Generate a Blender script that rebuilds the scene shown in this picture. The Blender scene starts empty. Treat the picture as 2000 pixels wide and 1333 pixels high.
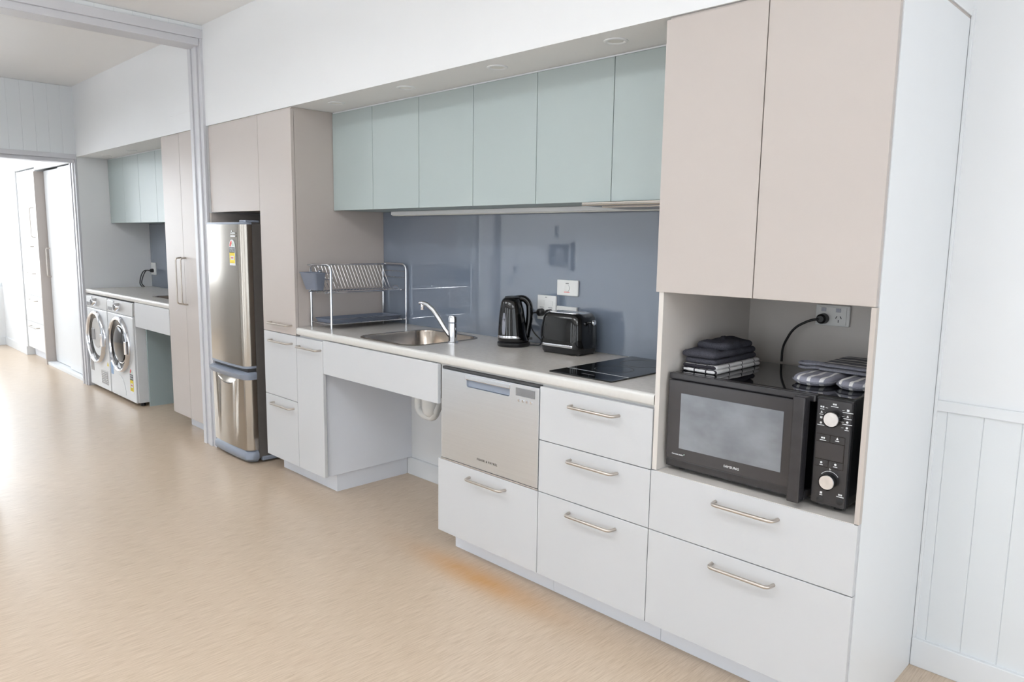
import bpy, bmesh, math, random
from mathutils import Vector, Matrix
random.seed(4)
PI = math.pi
SC = bpy.context.scene
COL = SC.collection

# ------------------------------------------------------------------ camera
F_PX, PITCH, ROLL, YAW = 1432.43, 0.136794, 0.01444, 0.782311
CAM = Vector((2.42935, -1.99332, 1.39263))
fw = Vector((-math.sin(YAW)*math.cos(PITCH), math.cos(YAW)*math.cos(PITCH), -math.sin(PITCH)))
r0 = Vector((math.cos(YAW), math.sin(YAW), 0)); u0 = r0.cross(fw)
rt = r0*math.cos(ROLL)+u0*math.sin(ROLL); up = -r0*math.sin(ROLL)+u0*math.cos(ROLL)
cd = bpy.data.cameras.new('camera'); cd.sensor_width = 36; cd.lens = F_PX/2000*36
cd.clip_start = .02; cd.clip_end = 100
cam = bpy.data.objects.new('camera', cd); COL.objects.link(cam)
m = Matrix.Identity(4)
for i in range(3):
    m[i][0], m[i][1], m[i][2], m[i][3] = rt[i], up[i], -fw[i], CAM[i]
cam.matrix_world = m
SC.camera = cam

# ------------------------------------------------------------------ world, daylight, exposure
W = bpy.data.worlds.new('World'); SC.world = W; W.use_nodes = True
bg = W.node_tree.nodes['Background']
bg.inputs['Color'].default_value = (.86, .93, 1, 1); bg.inputs['Strength'].default_value = 1.2
def area(name, loc, rot, sx, sy, power, col=(1, 1, 1)):
    l = bpy.data.lights.new(name, 'AREA'); l.shape = 'RECTANGLE'; l.size = sx; l.size_y = sy
    l.energy = power; l.color = col
    o = bpy.data.objects.new(name, l); COL.objects.link(o); o.location = loc; o.rotation_euler = rot
    return o
# daylight entering at each of the windows built below (just outside the panes)
area('daylight_kitchen_window', (.75, -4.42, 1.2), (PI/2, 0, 0), 1.0, 2.3, 14, (.90, .955, 1))
area('daylight_kitchen_window', (2.65, -4.42, 1.2), (PI/2, 0, 0), 1.0, 2.3, 14, (.90, .955, 1))
area('daylight_kitchen_window', (-1.15, -4.42, 1.2), (PI/2, 0, 0), 1.0, 2.3, 14, (.90, .955, 1))  # fill through the extra window, added to brighten the recess
area('daylight_side_window', (4.85, -2.0, 1.35), (PI/2, 0, PI/2), 3.8, 2.4, 30, (.89, .95, 1))
area('daylight_laundry_doors', (-3.42, -3.5, 1.25), (PI/2, 0, 0), 1.3, 2.2, 1.2, (.90, .955, 1))
area('daylight_far_window', (-6.8, -3.5, 1.3), (PI/2, 0, 0), 2.6, 2.3, 22, (.90, .955, 1))
area('daylight_end_window', (-8.66, -1.5, 1.5), (PI/2, 0, -PI/2), 2.9, 1.55, 80, (.90, .955, 1))
SC.view_settings.view_transform = 'Standard'; SC.view_settings.look = 'None'
SC.view_settings.exposure = 0.24; SC.view_settings.gamma = 1.0; SC.view_settings.use_curve_mapping = False
SC.cycles.use_denoising = True
SC.cycles.use_adaptive_sampling = True; SC.cycles.adaptive_threshold = .025; SC.cycles.max_bounces = 6; SC.cycles.diffuse_bounces = 3; SC.cycles.glossy_bounces = 3; SC.cycles.transparent_max_bounces = 8

# ------------------------------------------------------------------ materials
def lin(c):
    return tuple(((v/255)/12.92 if v/255 <= .04045 else ((v/255+.055)/1.055)**2.4) for v in c)+(1,)
MATS = {}
def mat(name, rgb, rough=.5, metal=0, spec=.5, coat=0, coat_rough=.03, noise=None, bump=None, aniso=0, trans=0):
    """rgb in sRGB 0-255; noise=(scale xyz, amount) colour variation, bump=(scale xyz, strength)"""
    M = bpy.data.materials.new(name); M.use_nodes = True; nt = M.node_tree
    b = nt.nodes['Principled BSDF']
    b.inputs['Base Color'].default_value = lin(rgb); b.inputs['Roughness'].default_value = rough
    b.inputs['Metallic'].default_value = metal; b.inputs['Specular IOR Level'].default_value = spec
    b.inputs['Coat Weight'].default_value = coat; b.inputs['Coat Roughness'].default_value = coat_rough
    b.inputs['Anisotropic'].default_value = aniso
    b.inputs['Transmission Weight'].default_value = trans
    def tex(sc, detail=4):
        tc = nt.nodes.new('ShaderNodeTexCoord'); mp = nt.nodes.new('ShaderNodeMapping'); mp.inputs['Scale'].default_value = sc
        n = nt.nodes.new('ShaderNodeTexNoise'); n.inputs['Scale'].default_value = 1; n.inputs['Detail'].default_value = detail
        nt.links.new(tc.outputs['Object'], mp.inputs['Vector']); nt.links.new(mp.outputs[0], n.inputs['Vector'])
        return n
    if noise:
        n = tex(noise[0]); a = noise[1]
        rp = nt.nodes.new('ShaderNodeValToRGB')
        c = lin(rgb)
        rp.color_ramp.elements[0].position = .3; rp.color_ramp.elements[1].position = .7
        rp.color_ramp.elements[0].color = tuple(v*(1-a) for v in c[:3])+(1,)
        rp.color_ramp.elements[1].color = tuple(min(1, v*(1+a)) for v in c[:3])+(1,)
        nt.links.new(n.outputs['Fac'], rp.inputs['Fac']); nt.links.new(rp.outputs[0], b.inputs['Base Color'])
    if bump:
        n = tex(bump[0]); bn = nt.nodes.new('ShaderNodeBump'); bn.inputs['Strength'].default_value = bump[1]; bn.inputs['Distance'].default_value = .002
        nt.links.new(n.outputs['Fac'], bn.inputs['Height']); nt.links.new(bn.outputs[0], b.inputs['Normal'])
    MATS[name] = M
    return M

mat('wall_white', (237, 238, 239), .6, noise=((3, 3, 3), .008))
mat('ceiling_white', (248, 248, 248), .8, noise=((2, 2, 2), .01))
mat('board_white', (231, 234, 236), .45, noise=((2, 2, 2), .008))
mat('trim_white', (233, 235, 237), .4, noise=((4, 4, 4), .008))
mat('alu_paint', (210, 210, 214), .35, noise=((4, 4, 4), .015))
mat('beige', (188, 179, 173), .38, noise=((2, 2, 2), .012), bump=((900, 900, 900), .03))
mat('beige_edge', (192, 183, 176), .5, noise=((5, 5, 5), .02))
mat('pale', (206, 207, 209), .38, noise=((2, 2, 2), .010), bump=((900, 900, 900), .03))
mat('plinth_white', (238, 241, 248), .4, noise=((3, 3, 3), .01))
mat('carcass', (150, 144, 138), .7, noise=((5, 5, 5), .04))
mat('niche_panel', (218, 212, 206), .5, noise=((4, 4, 4), .02))
mat('teal', (173, 184, 183), .4, noise=((2, 2, 2), .012))
mat('teal_side', (165, 180, 182), .45, noise=((2, 2, 2), .015))
mat('splash', (118, 128, 143), .015, spec=1.0, coat=.8, coat_rough=.01, noise=((2, 2, 2), .01))
mat('bench', (210, 204, 197), .2, spec=.5, noise=((60, 60, 60), .05))
mat('bench_edge', (220, 218, 214), .3, noise=((60, 60, 60), .02))
mat('chrome', (225, 226, 230), .08, 1, noise=((6, 6, 6), .02))
mat('nickel', (196, 188, 180), .28, 1, noise=((30, 30, 30), .04))
mat('steel_brushed', (222, 226, 231), .34, 1, noise=((2, 2, 300), .02), aniso=.4)
mat('steel_fridge', (176, 169, 160), .2, 1, noise=((3, 3, 3), .03), aniso=.2)
mat('steel_sink', (170, 160, 150), .22, 1, noise=((20, 20, 20), .08))
mat('black_gloss', (9, 9, 10), .04, spec=.55, noise=((5, 5, 5), .1))
mat('black_plastic', (26, 26, 28), .35, noise=((60, 60, 60), .1))
mat('black_satin', (44, 43, 46), .24, spec=.6, noise=((25, 25, 25), .12))
mat('black_door', (50, 49, 52), .16, spec=.7, noise=((10, 10, 10), .06))
mat('dark_gap', (62, 62, 64), .6, noise=((10, 10, 10), .05))
mat('glass_black', (9, 10, 12), .03, spec=.6, noise=((5, 5, 5), .1))
mat('fridge_grey', (140, 148, 162), .35, noise=((8, 8, 8), .03))
mat('fridge_side', (98, 94, 91), .45, noise=((20, 20, 20), .05))
mat('rack_plastic', (112, 119, 134), .45, noise=((20, 20, 20), .04))
mat('outlet_white', (236, 236, 234), .3, noise=((10, 10, 10), .01))
mat('pipe_white', (236, 236, 234), .25, noise=((10, 10, 10), .01))
mat('print_white', (235, 238, 240), .5, noise=((10, 10, 10), .01))
mat('print_dark', (40, 40, 42), .5, noise=((10, 10, 10), .02))
mat('print_grey', (120, 120, 122), .5, noise=((10, 10, 10), .02))
mat('sticker_yellow', (236, 212, 40), .5, noise=((10, 10, 10), .02))
mat('sticker_red', (214, 70, 62), .5, noise=((10, 10, 10), .02))
mat('sticker_green', (196, 220, 206), .5, noise=((10, 10, 10), .02))
mat('sticker_blue', (150, 180, 215), .5, noise=((10, 10, 10), .02))
mat('washer_white', (226, 228, 230), .3, noise=((6, 6, 6), .01))
mat('washer_panel', (190, 188, 186), .35, noise=((6, 6, 6), .02))
mat('display_grey', (132, 132, 134), .2, noise=((30, 30, 30), .08))
mat('knob_alu', (228, 228, 230), .25, 1, noise=((60, 60, 60), .08), aniso=.6)
mat('towel_dark', (72, 72, 80), .95, spec=.1, noise=((300, 300, 300), .25), bump=((500, 500, 500), .9))
mat('lamp_lens', (228, 228, 224), .4, noise=((20, 20, 20), .01))
mat('gauge', (186, 187, 198), .25, noise=((30, 30, 30), .06))

def node_mat(name):
    M = bpy.data.materials.new(name); M.use_nodes = True; MATS[name] = M
    return M, M.node_tree, M.node_tree.nodes['Principled BSDF']
def mth(nt, op, a, b=None):
    n = nt.nodes.new('ShaderNodeMath'); n.operation = op
    for i, v in enumerate((a, b)):
        if v is None: continue
        if isinstance(v, (int, float)): n.inputs[i].default_value = v
        else: nt.links.new(v, n.inputs[i])
    return n.outputs[0]
def mixc(nt, fac, a, b):
    n = nt.nodes.new('ShaderNodeMix'); n.data_type = 'RGBA'
    for idx, v in ((0, fac), (6, a), (7, b)):
        if isinstance(v, tuple): n.inputs[idx].default_value = v
        elif isinstance(v, (int, float)): n.inputs[idx].default_value = v
        else: nt.links.new(v, n.inputs[idx])
    return n.outputs[2]
def noise_tex(nt, sc, detail=5, rough=.6):
    tc = nt.nodes.new('ShaderNodeTexCoord'); mp = nt.nodes.new('ShaderNodeMapping'); mp.inputs['Scale'].default_value = sc
    n = nt.nodes.new('ShaderNodeTexNoise'); n.inputs['Scale'].default_value = 1; n.inputs['Detail'].default_value = detail; n.inputs['Roughness'].default_value = rough
    nt.links.new(tc.outputs['Object'], mp.inputs['Vector']); nt.links.new(mp.outputs[0], n.inputs['Vector'])
    return n.outputs['Fac']
def ramp(nt, fac, stops):
    r = nt.nodes.new('ShaderNodeValToRGB'); e = r.color_ramp.elements
    while len(e) < len(stops): e.new(.5)
    for k, (p, c) in enumerate(stops):
        e[k].position = p; e[k].color = c
    nt.links.new(fac, r.inputs['Fac'])
    return r.outputs[0]

# vinyl floor: fine streaks running across the room, and one orange patch near the kickboard
M, nt, b = node_mat('vinyl')
s1 = noise_tex(nt, (230, 11, 1), 4, .62); s2 = noise_tex(nt, (1.3, .9, 1), 3, .5); s3 = noise_tex(nt, (600, 45, 1), 2, .5)
c1 = ramp(nt, s1, [(.28, lin((186, 163, 140))), (.52, lin((212, 192, 171))), (.75, lin((226, 209, 190)))])
c2 = mixc(nt, mth(nt, 'MULTIPLY', s3, .25), c1, lin((172, 150, 126)))
c3 = mixc(nt, mth(nt, 'MULTIPLY', s2, .22), c2, lin((206, 184, 152)))
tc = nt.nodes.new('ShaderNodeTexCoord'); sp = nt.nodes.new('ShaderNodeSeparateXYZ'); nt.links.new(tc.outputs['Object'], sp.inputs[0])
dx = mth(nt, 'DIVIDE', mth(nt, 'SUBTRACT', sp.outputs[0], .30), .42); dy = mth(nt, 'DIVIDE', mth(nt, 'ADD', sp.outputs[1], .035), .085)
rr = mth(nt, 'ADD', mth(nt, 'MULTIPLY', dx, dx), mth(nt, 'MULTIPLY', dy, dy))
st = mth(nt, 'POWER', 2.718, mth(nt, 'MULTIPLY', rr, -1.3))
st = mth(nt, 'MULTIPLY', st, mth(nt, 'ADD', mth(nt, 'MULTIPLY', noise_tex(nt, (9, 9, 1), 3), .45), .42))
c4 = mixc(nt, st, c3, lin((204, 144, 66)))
nt.links.new(c4, b.inputs['Base Color'])
nt.links.new(mth(nt, 'ADD', mth(nt, 'MULTIPLY', s1, .05), .26), b.inputs['Roughness'])
bn = nt.nodes.new('ShaderNodeBump'); bn.inputs['Strength'].default_value = .012; bn.inputs['Distance'].default_value = .002
nt.links.new(s1, bn.inputs['Height']); nt.links.new(bn.outputs[0], b.inputs['Normal'])
b.inputs['Specular IOR Level'].default_value = .5

M, nt, b = node_mat('fill_glow')  # glowing diffusers of the added fill lights
b.inputs['Base Color'].default_value = (.9, .9, .88, 1); b.inputs['Emission Color'].default_value = (.95, .98, 1, 1); b.inputs['Emission Strength'].default_value = 3
# window pane: thin clear glass
M, nt, b = node_mat('pane_glass')
tr = nt.nodes.new('ShaderNodeBsdfTransparent'); gl = nt.nodes.new('ShaderNodeBsdfGlossy'); gl.inputs['Roughness'].default_value = .02
mx = nt.nodes.new('ShaderNodeMixShader'); mx.inputs[0].default_value = .06
nt.links.new(tr.outputs[0], mx.inputs[1]); nt.links.new(gl.outputs[0], mx.inputs[2])
nt.links.new(mx.outputs[0], nt.nodes['Material Output'].inputs[0])

# washer door glass (dark, glossy, slightly see-through look)
mat('porthole', (40, 36, 35), .08, spec=.3, noise=((5, 5, 5), .15))
mat('drum_steel', (186, 184, 180), .25, 1, noise=((9, 9, 9), .08))

# microwave window: fine dark mesh screen behind glass
M, nt, b = node_mat('mw_window')
b.inputs['Base Color'].default_value = lin((120, 124, 130)); b.inputs['Roughness'].default_value = .22; b.inputs['Specular IOR Level'].default_value = .7
cc = ramp(nt, noise_tex(nt, (6, 6, 9), 4, .5), [(.3, lin((104, 108, 114))), (.7, lin((142, 147, 154)))])
nt.links.new(cc, b.inputs['Base Color']); b.inputs['Metallic'].default_value = .25

def stripe_mat(name, base, stripe, axis, period, width, axis2=None, period2=1, width2=.1, off=0.):
    M, nt, b = node_mat(name)
    tc = nt.nodes.new('ShaderNodeTexCoord'); sp = nt.nodes.new('ShaderNodeSeparateXYZ'); nt.links.new(tc.outputs['Object'], sp.inputs[0])
    def band(ax, per, wd):
        w = mth(nt, 'ADD', mth(nt, 'DIVIDE', sp.outputs[ax], per), 100+off)
        w = mth(nt, 'ADD', w, mth(nt, 'MULTIPLY', noise_tex(nt, (40, 40, 40), 2), .06))
        return mth(nt, 'LESS_THAN', mth(nt, 'FRACT', w), wd)
    f = band(axis, period, width)
    if axis2 is not None: f = mth(nt, 'MAXIMUM', f, band(axis2, period2, width2))
    n = noise_tex(nt, (260, 260, 260), 3)
    bc = mixc(nt, mth(nt, 'MULTIPLY', n, .5), lin(base), tuple(v*.6 for v in lin(base)[:3])+(1,))
    c = mixc(nt, f, bc, lin(stripe))
    nt.links.new(c, b.inputs['Base Color']); b.inputs['Roughness'].default_value = .95; b.inputs['Specular IOR Level'].default_value = .1
    bn = nt.nodes.new('ShaderNodeBump'); bn.inputs['Strength'].default_value = .5; bn.inputs['Distance'].default_value = .002
    nt.links.new(n, bn.inputs['Height']); nt.links.new(bn.outputs[0], b.inputs['Normal'])
stripe_mat('towel_check', (240, 238, 238), (52, 50, 56), 0, .042, .11, 1, .085, .06, .3)
stripe_mat('mitt_stripe', (152, 152, 164), (238, 236, 236), 0, .034, .3)
stripe_mat('holder_stripe', (138, 138, 146), (232, 230, 230), 1, .05, .3)
mat('mitt_trim', (140, 140, 150), .95, spec=.1, noise=((260, 260, 260), .2), bump=((400, 400, 400), .6))

# ------------------------------------------------------------------ mesh helpers
def B(x0, x1, y0, y1, z0, z1, bv=0, bm=None, seg=2):
    t = bmesh.new()
    vs = [t.verts.new((x, y, z)) for x in (x0, x1) for y in (y0, y1) for z in (z0, z1)]
    for f in ((0, 1, 3, 2), (4, 6, 7, 5), (0, 4, 5, 1), (2, 3, 7, 6), (0, 2, 6, 4), (1, 5, 7, 3)):
        t.faces.new([vs[i] for i in f])
    if bv: bmesh.ops.bevel(t, geom=list(t.edges), offset=bv, segments=seg, profile=.6, affect='EDGES')
    if bm is None: return t
    return merge(bm, t)
def merge(bm, t, M=None):
    if M is not None: t.transform(M)
    me = bpy.data.meshes.new('tmp'); t.to_mesh(me); t.free(); bm.from_mesh(me); bpy.data.meshes.remove(me)
    return bm
def fillet(pts, r, n=5):
    pts = [Vector(p) for p in pts]; out = [pts[0]]
    for a, p, c in zip(pts, pts[1:], pts[2:]):
        d1 = (a-p); d2 = (c-p); k = min(r, d1.length*.49, d2.length*.49)
        A = p+d1.normalized()*k; C = p+d2.normalized()*k
        for i in range(n+1):
            t = i/n; out.append(A*(1-t)**2+p*2*t*(1-t)+C*t*t)
    out.append(pts[-1]); return out
def tube(pts, r, n=10, bm=None, sx=1., closed=False, flat=None):
    """sweep; r number or list; sx scales the first frame axis (flat strap)"""
    bm = bm or bmesh.new(); pts = [Vector(p) for p in pts]; N = len(pts)
    rs = r if isinstance(r, (list, tuple)) else [r]*N
    t0 = (pts[1]-pts[0]).normalized()
    ref = Vector(flat) if flat else (Vector((0, 0, 1)) if abs(t0.z) < .9 else Vector((1, 0, 0)))
    nx = (ref-t0*ref.dot(t0)).normalized(); rings = []
    for i, p in enumerate(pts):
        if closed: t = (pts[(i+1) % N]-pts[i-1]).normalized()
        else: t = ((pts[min(i+1, N-1)]-pts[max(i-1, 0)])).normalized()
        nx = (nx-t*nx.dot(t)); nx.normalize(); ny = t.cross(nx)
        rings.append([bm.verts.new(p+(nx*math.cos(2*PI*k/n)*sx+ny*math.sin(2*PI*k/n))*rs[i]) for k in range(n)])
    for i in range(N if closed else N-1):
        a, b_ = rings[i], rings[(i+1) % N]
        for k in range(n): bm.faces.new((a[k], a[(k+1) % n], b_[(k+1) % n], b_[k]))
    if not closed:
        bm.faces.new(rings[0][::-1]); bm.faces.new(rings[-1])
    return bm
def lathe(prof, n=32, axis='z', at=(0, 0, 0), bm=None, cap=True):
    bm = bm or bmesh.new(); rings = []; at = Vector(at)
    def pt(r, h, a):
        c, s = r*math.cos(a), r*math.sin(a)
        return at+{'z': Vector((c, s, h)), 'y': Vector((c, h, s)), 'x': Vector((h, c, s))}[axis]
    for r, h in prof:
        if r < 1e-6: rings.append([bm.verts.new(pt(0, h, 0))])
        else: rings.append([bm.verts.new(pt(r, h, 2*PI*k/n)) for k in range(n)])
    for a, b_ in zip(rings, rings[1:]):
        for k in range(n):
            j = (k+1) % n
            q = [a[k % len(a)], a[j % len(a)], b_[j % len(b_)], b_[k % len(b_)]]
            q = list(dict.fromkeys(q))
            if len(q) > 2: bm.faces.new(q)
    if cap:
        for rg in (rings[0], rings[-1]):
            if len(rg) > 2: bm.faces.new(rg)
    bmesh.ops.recalc_face_normals(bm, faces=bm.faces)
    return bm
def loft(rings, bm=None, cap=True):
    bm = bm or bmesh.new(); R = [[bm.verts.new(p) for p in r] for r in rings]; n = len(R[0])
    for a, b_ in zip(R, R[1:]):
        for k in range(n): bm.faces.new((a[k], a[(k+1) % n], b_[(k+1) % n], b_[k]))
    if cap: bm.faces.new(R[0][::-1]); bm.faces.new(R[-1])
    bmesh.ops.recalc_face_normals(bm, faces=bm.faces)
    return bm
def rrect(x0, x1, y0, y1, r, n=6):
    out = []
    for cx, cy, a0 in ((x1-r, y1-r, 0), (x0+r, y1-r, PI/2), (x0+r, y0+r, PI), (x1-r, y0+r, 1.5*PI)):
        for k in range(n+1):
            a = a0+PI/2*k/n; out.append((cx+r*math.cos(a), cy+r*math.sin(a)))
    return out
def prism(poly, h0, h1, plane='xy', bm=None):
    """extrude 2-D polygon between h0 and h1: plane 'xy' (h=z) or 'xz' (h=y) or 'yz' (h=x)"""
    f = {'xy': lambda p, h: (p[0], p[1], h), 'xz': lambda p, h: (p[0], h, p[1]), 'yz': lambda p, h: (h, p[0], p[1])}[plane]
    return loft([[f(p, h0) for p in poly], [f(p, h1) for p in poly]], bm)
def root_of(o):
    while o.parent: o = o.parent
    return o
def obj(name, bm, material, parent=None, smooth=False, label=None, local=False, base=None):
    """link a bmesh as one mesh object. World-coordinate geometry is shifted to the parent's base unless local."""
    me = bpy.data.meshes.new(name)
    if parent is not None and not local:
        R_ = root_of(parent)
        bm.transform((Matrix.Translation(R_.location) @ R_.rotation_euler.to_matrix().to_4x4()).inverted())
    if base is not None: bmesh.ops.translate(bm, verts=bm.verts, vec=-Vector(base))
    bm.to_mesh(me); bm.free(); me.materials.append(MATS[material])
    if smooth:
        for p in me.polygons: p.use_smooth = True
        try: me.set_sharp_from_angle(angle=math.radians(40 if smooth is True else smooth))
        except Exception: pass
    o = bpy.data.objects.new(name, me); COL.objects.link(o)
    if parent is not None: o.parent = parent
    if base is not None: o.location = base
    if label: o['label'] = label
    return o
def thing(name, label, cat, loc=(0, 0, 0), rotz=0, group=None):
    o = bpy.data.objects.new(name, None); o.empty_display_size = .05; COL.objects.link(o)
    o.location = loc; o.rotation_euler = (0, 0, rotz); o['label'] = label; o['category'] = cat
    if group: o['group'] = group
    return o
def tag(o, label, cat, group=None):
    o['label'] = label; o['category'] = cat
    if group: o['group'] = group
    return o
def struct(name, bm, material, parent=None, label=None):
    o = obj(name, bm, material, parent)
    if parent is None:
        o['kind'] = 'structure'
        if label: o['label'] = label
    return o
def boolean(bm, cutters):
    """difference of bmesh with cutter bmeshes -> new bmesh"""
    me = bpy.data.meshes.new('t'); bm.to_mesh(me); bm.free(); o = bpy.data.objects.new('t', me); COL.objects.link(o); tmp = [o]
    for c in cutters:
        mc = bpy.data.meshes.new('c'); c.to_mesh(mc); c.free(); oc = bpy.data.objects.new('c', mc); COL.objects.link(oc); tmp.append(oc)
        md = o.modifiers.new('b', 'BOOLEAN'); md.operation = 'DIFFERENCE'; md.solver = 'EXACT'; md.object = oc
    dg = bpy.context.evaluated_depsgraph_get(); dg.update()
    nm = bpy.data.meshes.new_from_object(o.evaluated_get(dg)); out = bmesh.new(); out.from_mesh(nm)
    for t in tmp:
        d = t.data; bpy.data.objects.remove(t); bpy.data.meshes.remove(d)
    bpy.data.meshes.remove(nm)
    return out
def text_bm(s, size, spacing=1.0, extrude=.0004):
    cu = bpy.data.curves.new('txt', 'FONT'); cu.body = s; cu.size = size; cu.align_x = 'CENTER'; cu.align_y = 'CENTER'
    cu.space_character = spacing; cu.extrude = extrude; cu.resolution_u = 2
    o = bpy.data.objects.new('txt', cu); COL.objects.link(o)
    dg = bpy.context.evaluated_depsgraph_get(); dg.update()
    me = bpy.data.meshes.new_from_object(o.evaluated_get(dg)); bm = bmesh.new(); bm.from_mesh(me)
    bpy.data.objects.remove(o); bpy.data.curves.remove(cu); bpy.data.meshes.remove(me)
    return bm
FRONT = Matrix.Rotation(PI/2, 4, 'X')                   # text facing -Y
def text_front(s, size, x, y, z, spacing=1.0, bm=None, bold=0):
    t = text_bm(s, size, spacing); t.transform(Matrix.Translation((x, y, z)) @ FRONT)
    if bm is None: return t
    return merge(bm, t)
def bar_handle(x0, x1, z, y=0., r=.0055, out=.034):
    return tube(fillet([(x0, y+.004, z), (x0+.004, y-out, z), (x1-.004, y-out, z), (x1, y+.004, z)], .016), r, 12)
def vbar_handle(x, z0, z1, y=0., r=.0055, out=.038):
    return tube(fillet([(x, y+.004, z0), (x, y-out, z0+.004), (x, y-out, z1-.004), (x, y+.004, z1)], .016), r, 12)
G = .0015            # half gap between fronts
def front(name, x0, x1, z0, z1, material, parent, handle=None, y=0., th=.018):
    d = obj(name, B(x0+G, x1-G, y, y+th, z0+G, z1-G, .0012), material, parent)
    if handle: obj('handle', handle, 'nickel', d, True)
    return d

# ------------------------------------------------------------------ setting
CEIL = 2.676; BH = 2.073; YB = .60
XL, XR = -8.5, 4.7; YF = -4.3
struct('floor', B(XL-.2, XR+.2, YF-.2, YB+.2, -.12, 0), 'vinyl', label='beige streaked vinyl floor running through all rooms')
struct('ceiling', B(XL-.2, XR+.2, YF-.2, YB+.2, CEIL, CEIL+.12), 'ceiling_white', label='plain white ceiling')
wb = struct('wall_back', B(XL-.2, XR+.2, YB+.012, YB+.2, 0, CEIL), 'wall_white', label='white wall behind the cabinets')
# wainscot boards right of the tall unit
k = 0; x = 1.706
while x < XR:
    obj('board', B(x+.0001, min(x+.0999, XR), YB, YB+.014, .09, .875, .0022, seg=1), 'board_white', wb); x += .1
obj('panel', B(1.70, XR, YB+.004, YB+.014, .9, CEIL), 'wall_white', wb)
obj('panel', B(-1.02, -.002, YB-.001, YB+.014, .1, .9), 'wall_white', wb)
struct('trim_1', B(1.769, XR, YB-.008, YB+.013, .872, .906, .002), 'trim_white', label='white cap rail over the boards')
struct('baseboard_right', B(1.769, XR, YB-.014, YB+.013, 0, .096, .003), 'trim_white', label='white baseboard right of the tall unit')
struct('baseboard_back', B(-1.0, -.002, YB-.016, YB+.0, 0, .104, .003), 'trim_white', label='white baseboard under the sink')
struct('trim_2', B(1.769, 1.778, YB-.01, YB+.013, .096, BH+.02, .001), 'trim_white', label='thin white corner bead')
# bulkhead over the cabinets through all three rooms
def bulk(x0, x1, nm, lb): return struct(nm, B(x0, x1, -.002, YB+.012, BH, CEIL), 'wall_white', label=lb)
bulk(-2.285, 1.772, 'wall_bulkhead', 'white bulkhead over the kitchen cabinets')
bulk(-5.06, -2.455, 'wall_bulkhead_laundry', 'white bulkhead over the laundry cupboards')
bulk(XL, -5.2, 'wall_bulkhead_far', 'white bulkhead over the wardrobe in the far room')
# faint access hatch on the laundry bulkhead
struct('trim_3', B(-2.86, -2.5, -.004, -.001, 2.19, 2.44, .0008), 'wall_white', label='faint access hatch on the laundry bulkhead')

def cross_wall(nm, x0, x1, top, yo, lb):
    w = struct(nm, B(x0, x1-.014, 0, YB+.012, 0, CEIL), 'wall_white', label=lb)          # stub beside the cupboards
    obj('lintel', B(x0, x1-.014, yo, 0, top, CEIL), 'wall_white', w)
    obj('side_panel', B(x0, x1-.014, YF, yo, 0, CEIL), 'wall_white', w)
    y = 0.
    while y > yo-.001:                                   # boards over the opening
        y1 = max(y-.1, yo)
        obj('board', B(x1-.016, x1, y1+.0001, y-.0001, top, CEIL-.001, .0016, seg=1), 'board_white', w)
        y = y1
        if y <= yo+1e-6: break
    while y > YF+.02:                                    # full-height boards beyond the opening
        y1 = max(y-.1, YF)
        obj('board', B(x1-.016, x1, y1+.0001, y-.0001, .1, CEIL-.001, .002, seg=1), 'board_white', w)
        y = y1
    obj('panel', B(x1-.016, x1, .0, YB, 0, CEIL), 'wall_white', w)
    return w
cross_wall('wall_divider', -2.455, -2.285, 2.63, -1.44, 'white board wall with the wide opening beside the fridge')
cross_wall('wall_far_divider', -5.2, -5.06, 2.085, -1.32, 'white board wall with the opening to the far room')
def frame(nm, x0, x1, top, hh, yo, lb):
    f = thing(nm, lb, 'trim'); del f['category']; f['kind'] = 'structure'
    w = x1-x0
    # head: stepped profile
    obj('head_track', B(x0-.004, x1+.008, yo, -.002, top-hh*.55, top+.004, .002), 'alu_paint', f)
    obj('head_track', B(x0+.01, x1-.01, yo, -.02, top-hh, top-hh*.55, .002), 'alu_paint', f)
    for s, ya, yb in ((1, -.028, -.001), (-1, yo, yo+.028)):
        n = 4; ww = (w+.008)/n
        for i in range(n):
            dy = (.0, .008, .0, .01)[i]*s
            obj('jamb_channel', B(x0-.004+i*ww, x0-.004+(i+1)*ww-.003, ya+max(dy, 0) if s > 0 else ya, yb if s > 0 else yb+min(dy, 0), 0, top-hh*.55, .0015), 'alu_paint', f)
        obj('jamb_backing', B(x0, x1, (ya+.014 if s > 0 else ya), (yb if s > 0 else yb-.014), 0, top-hh*.5), 'trim_white', f)
    return f
frame('trim_4', -2.455, -2.285, 2.645, .09, -1.44, 'pale grey aluminium frame of the sliding door opening')
frame('trim_5', -5.2, -5.06, 2.09, .07, -1.32, 'pale grey frame of the opening to the far room')

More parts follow.
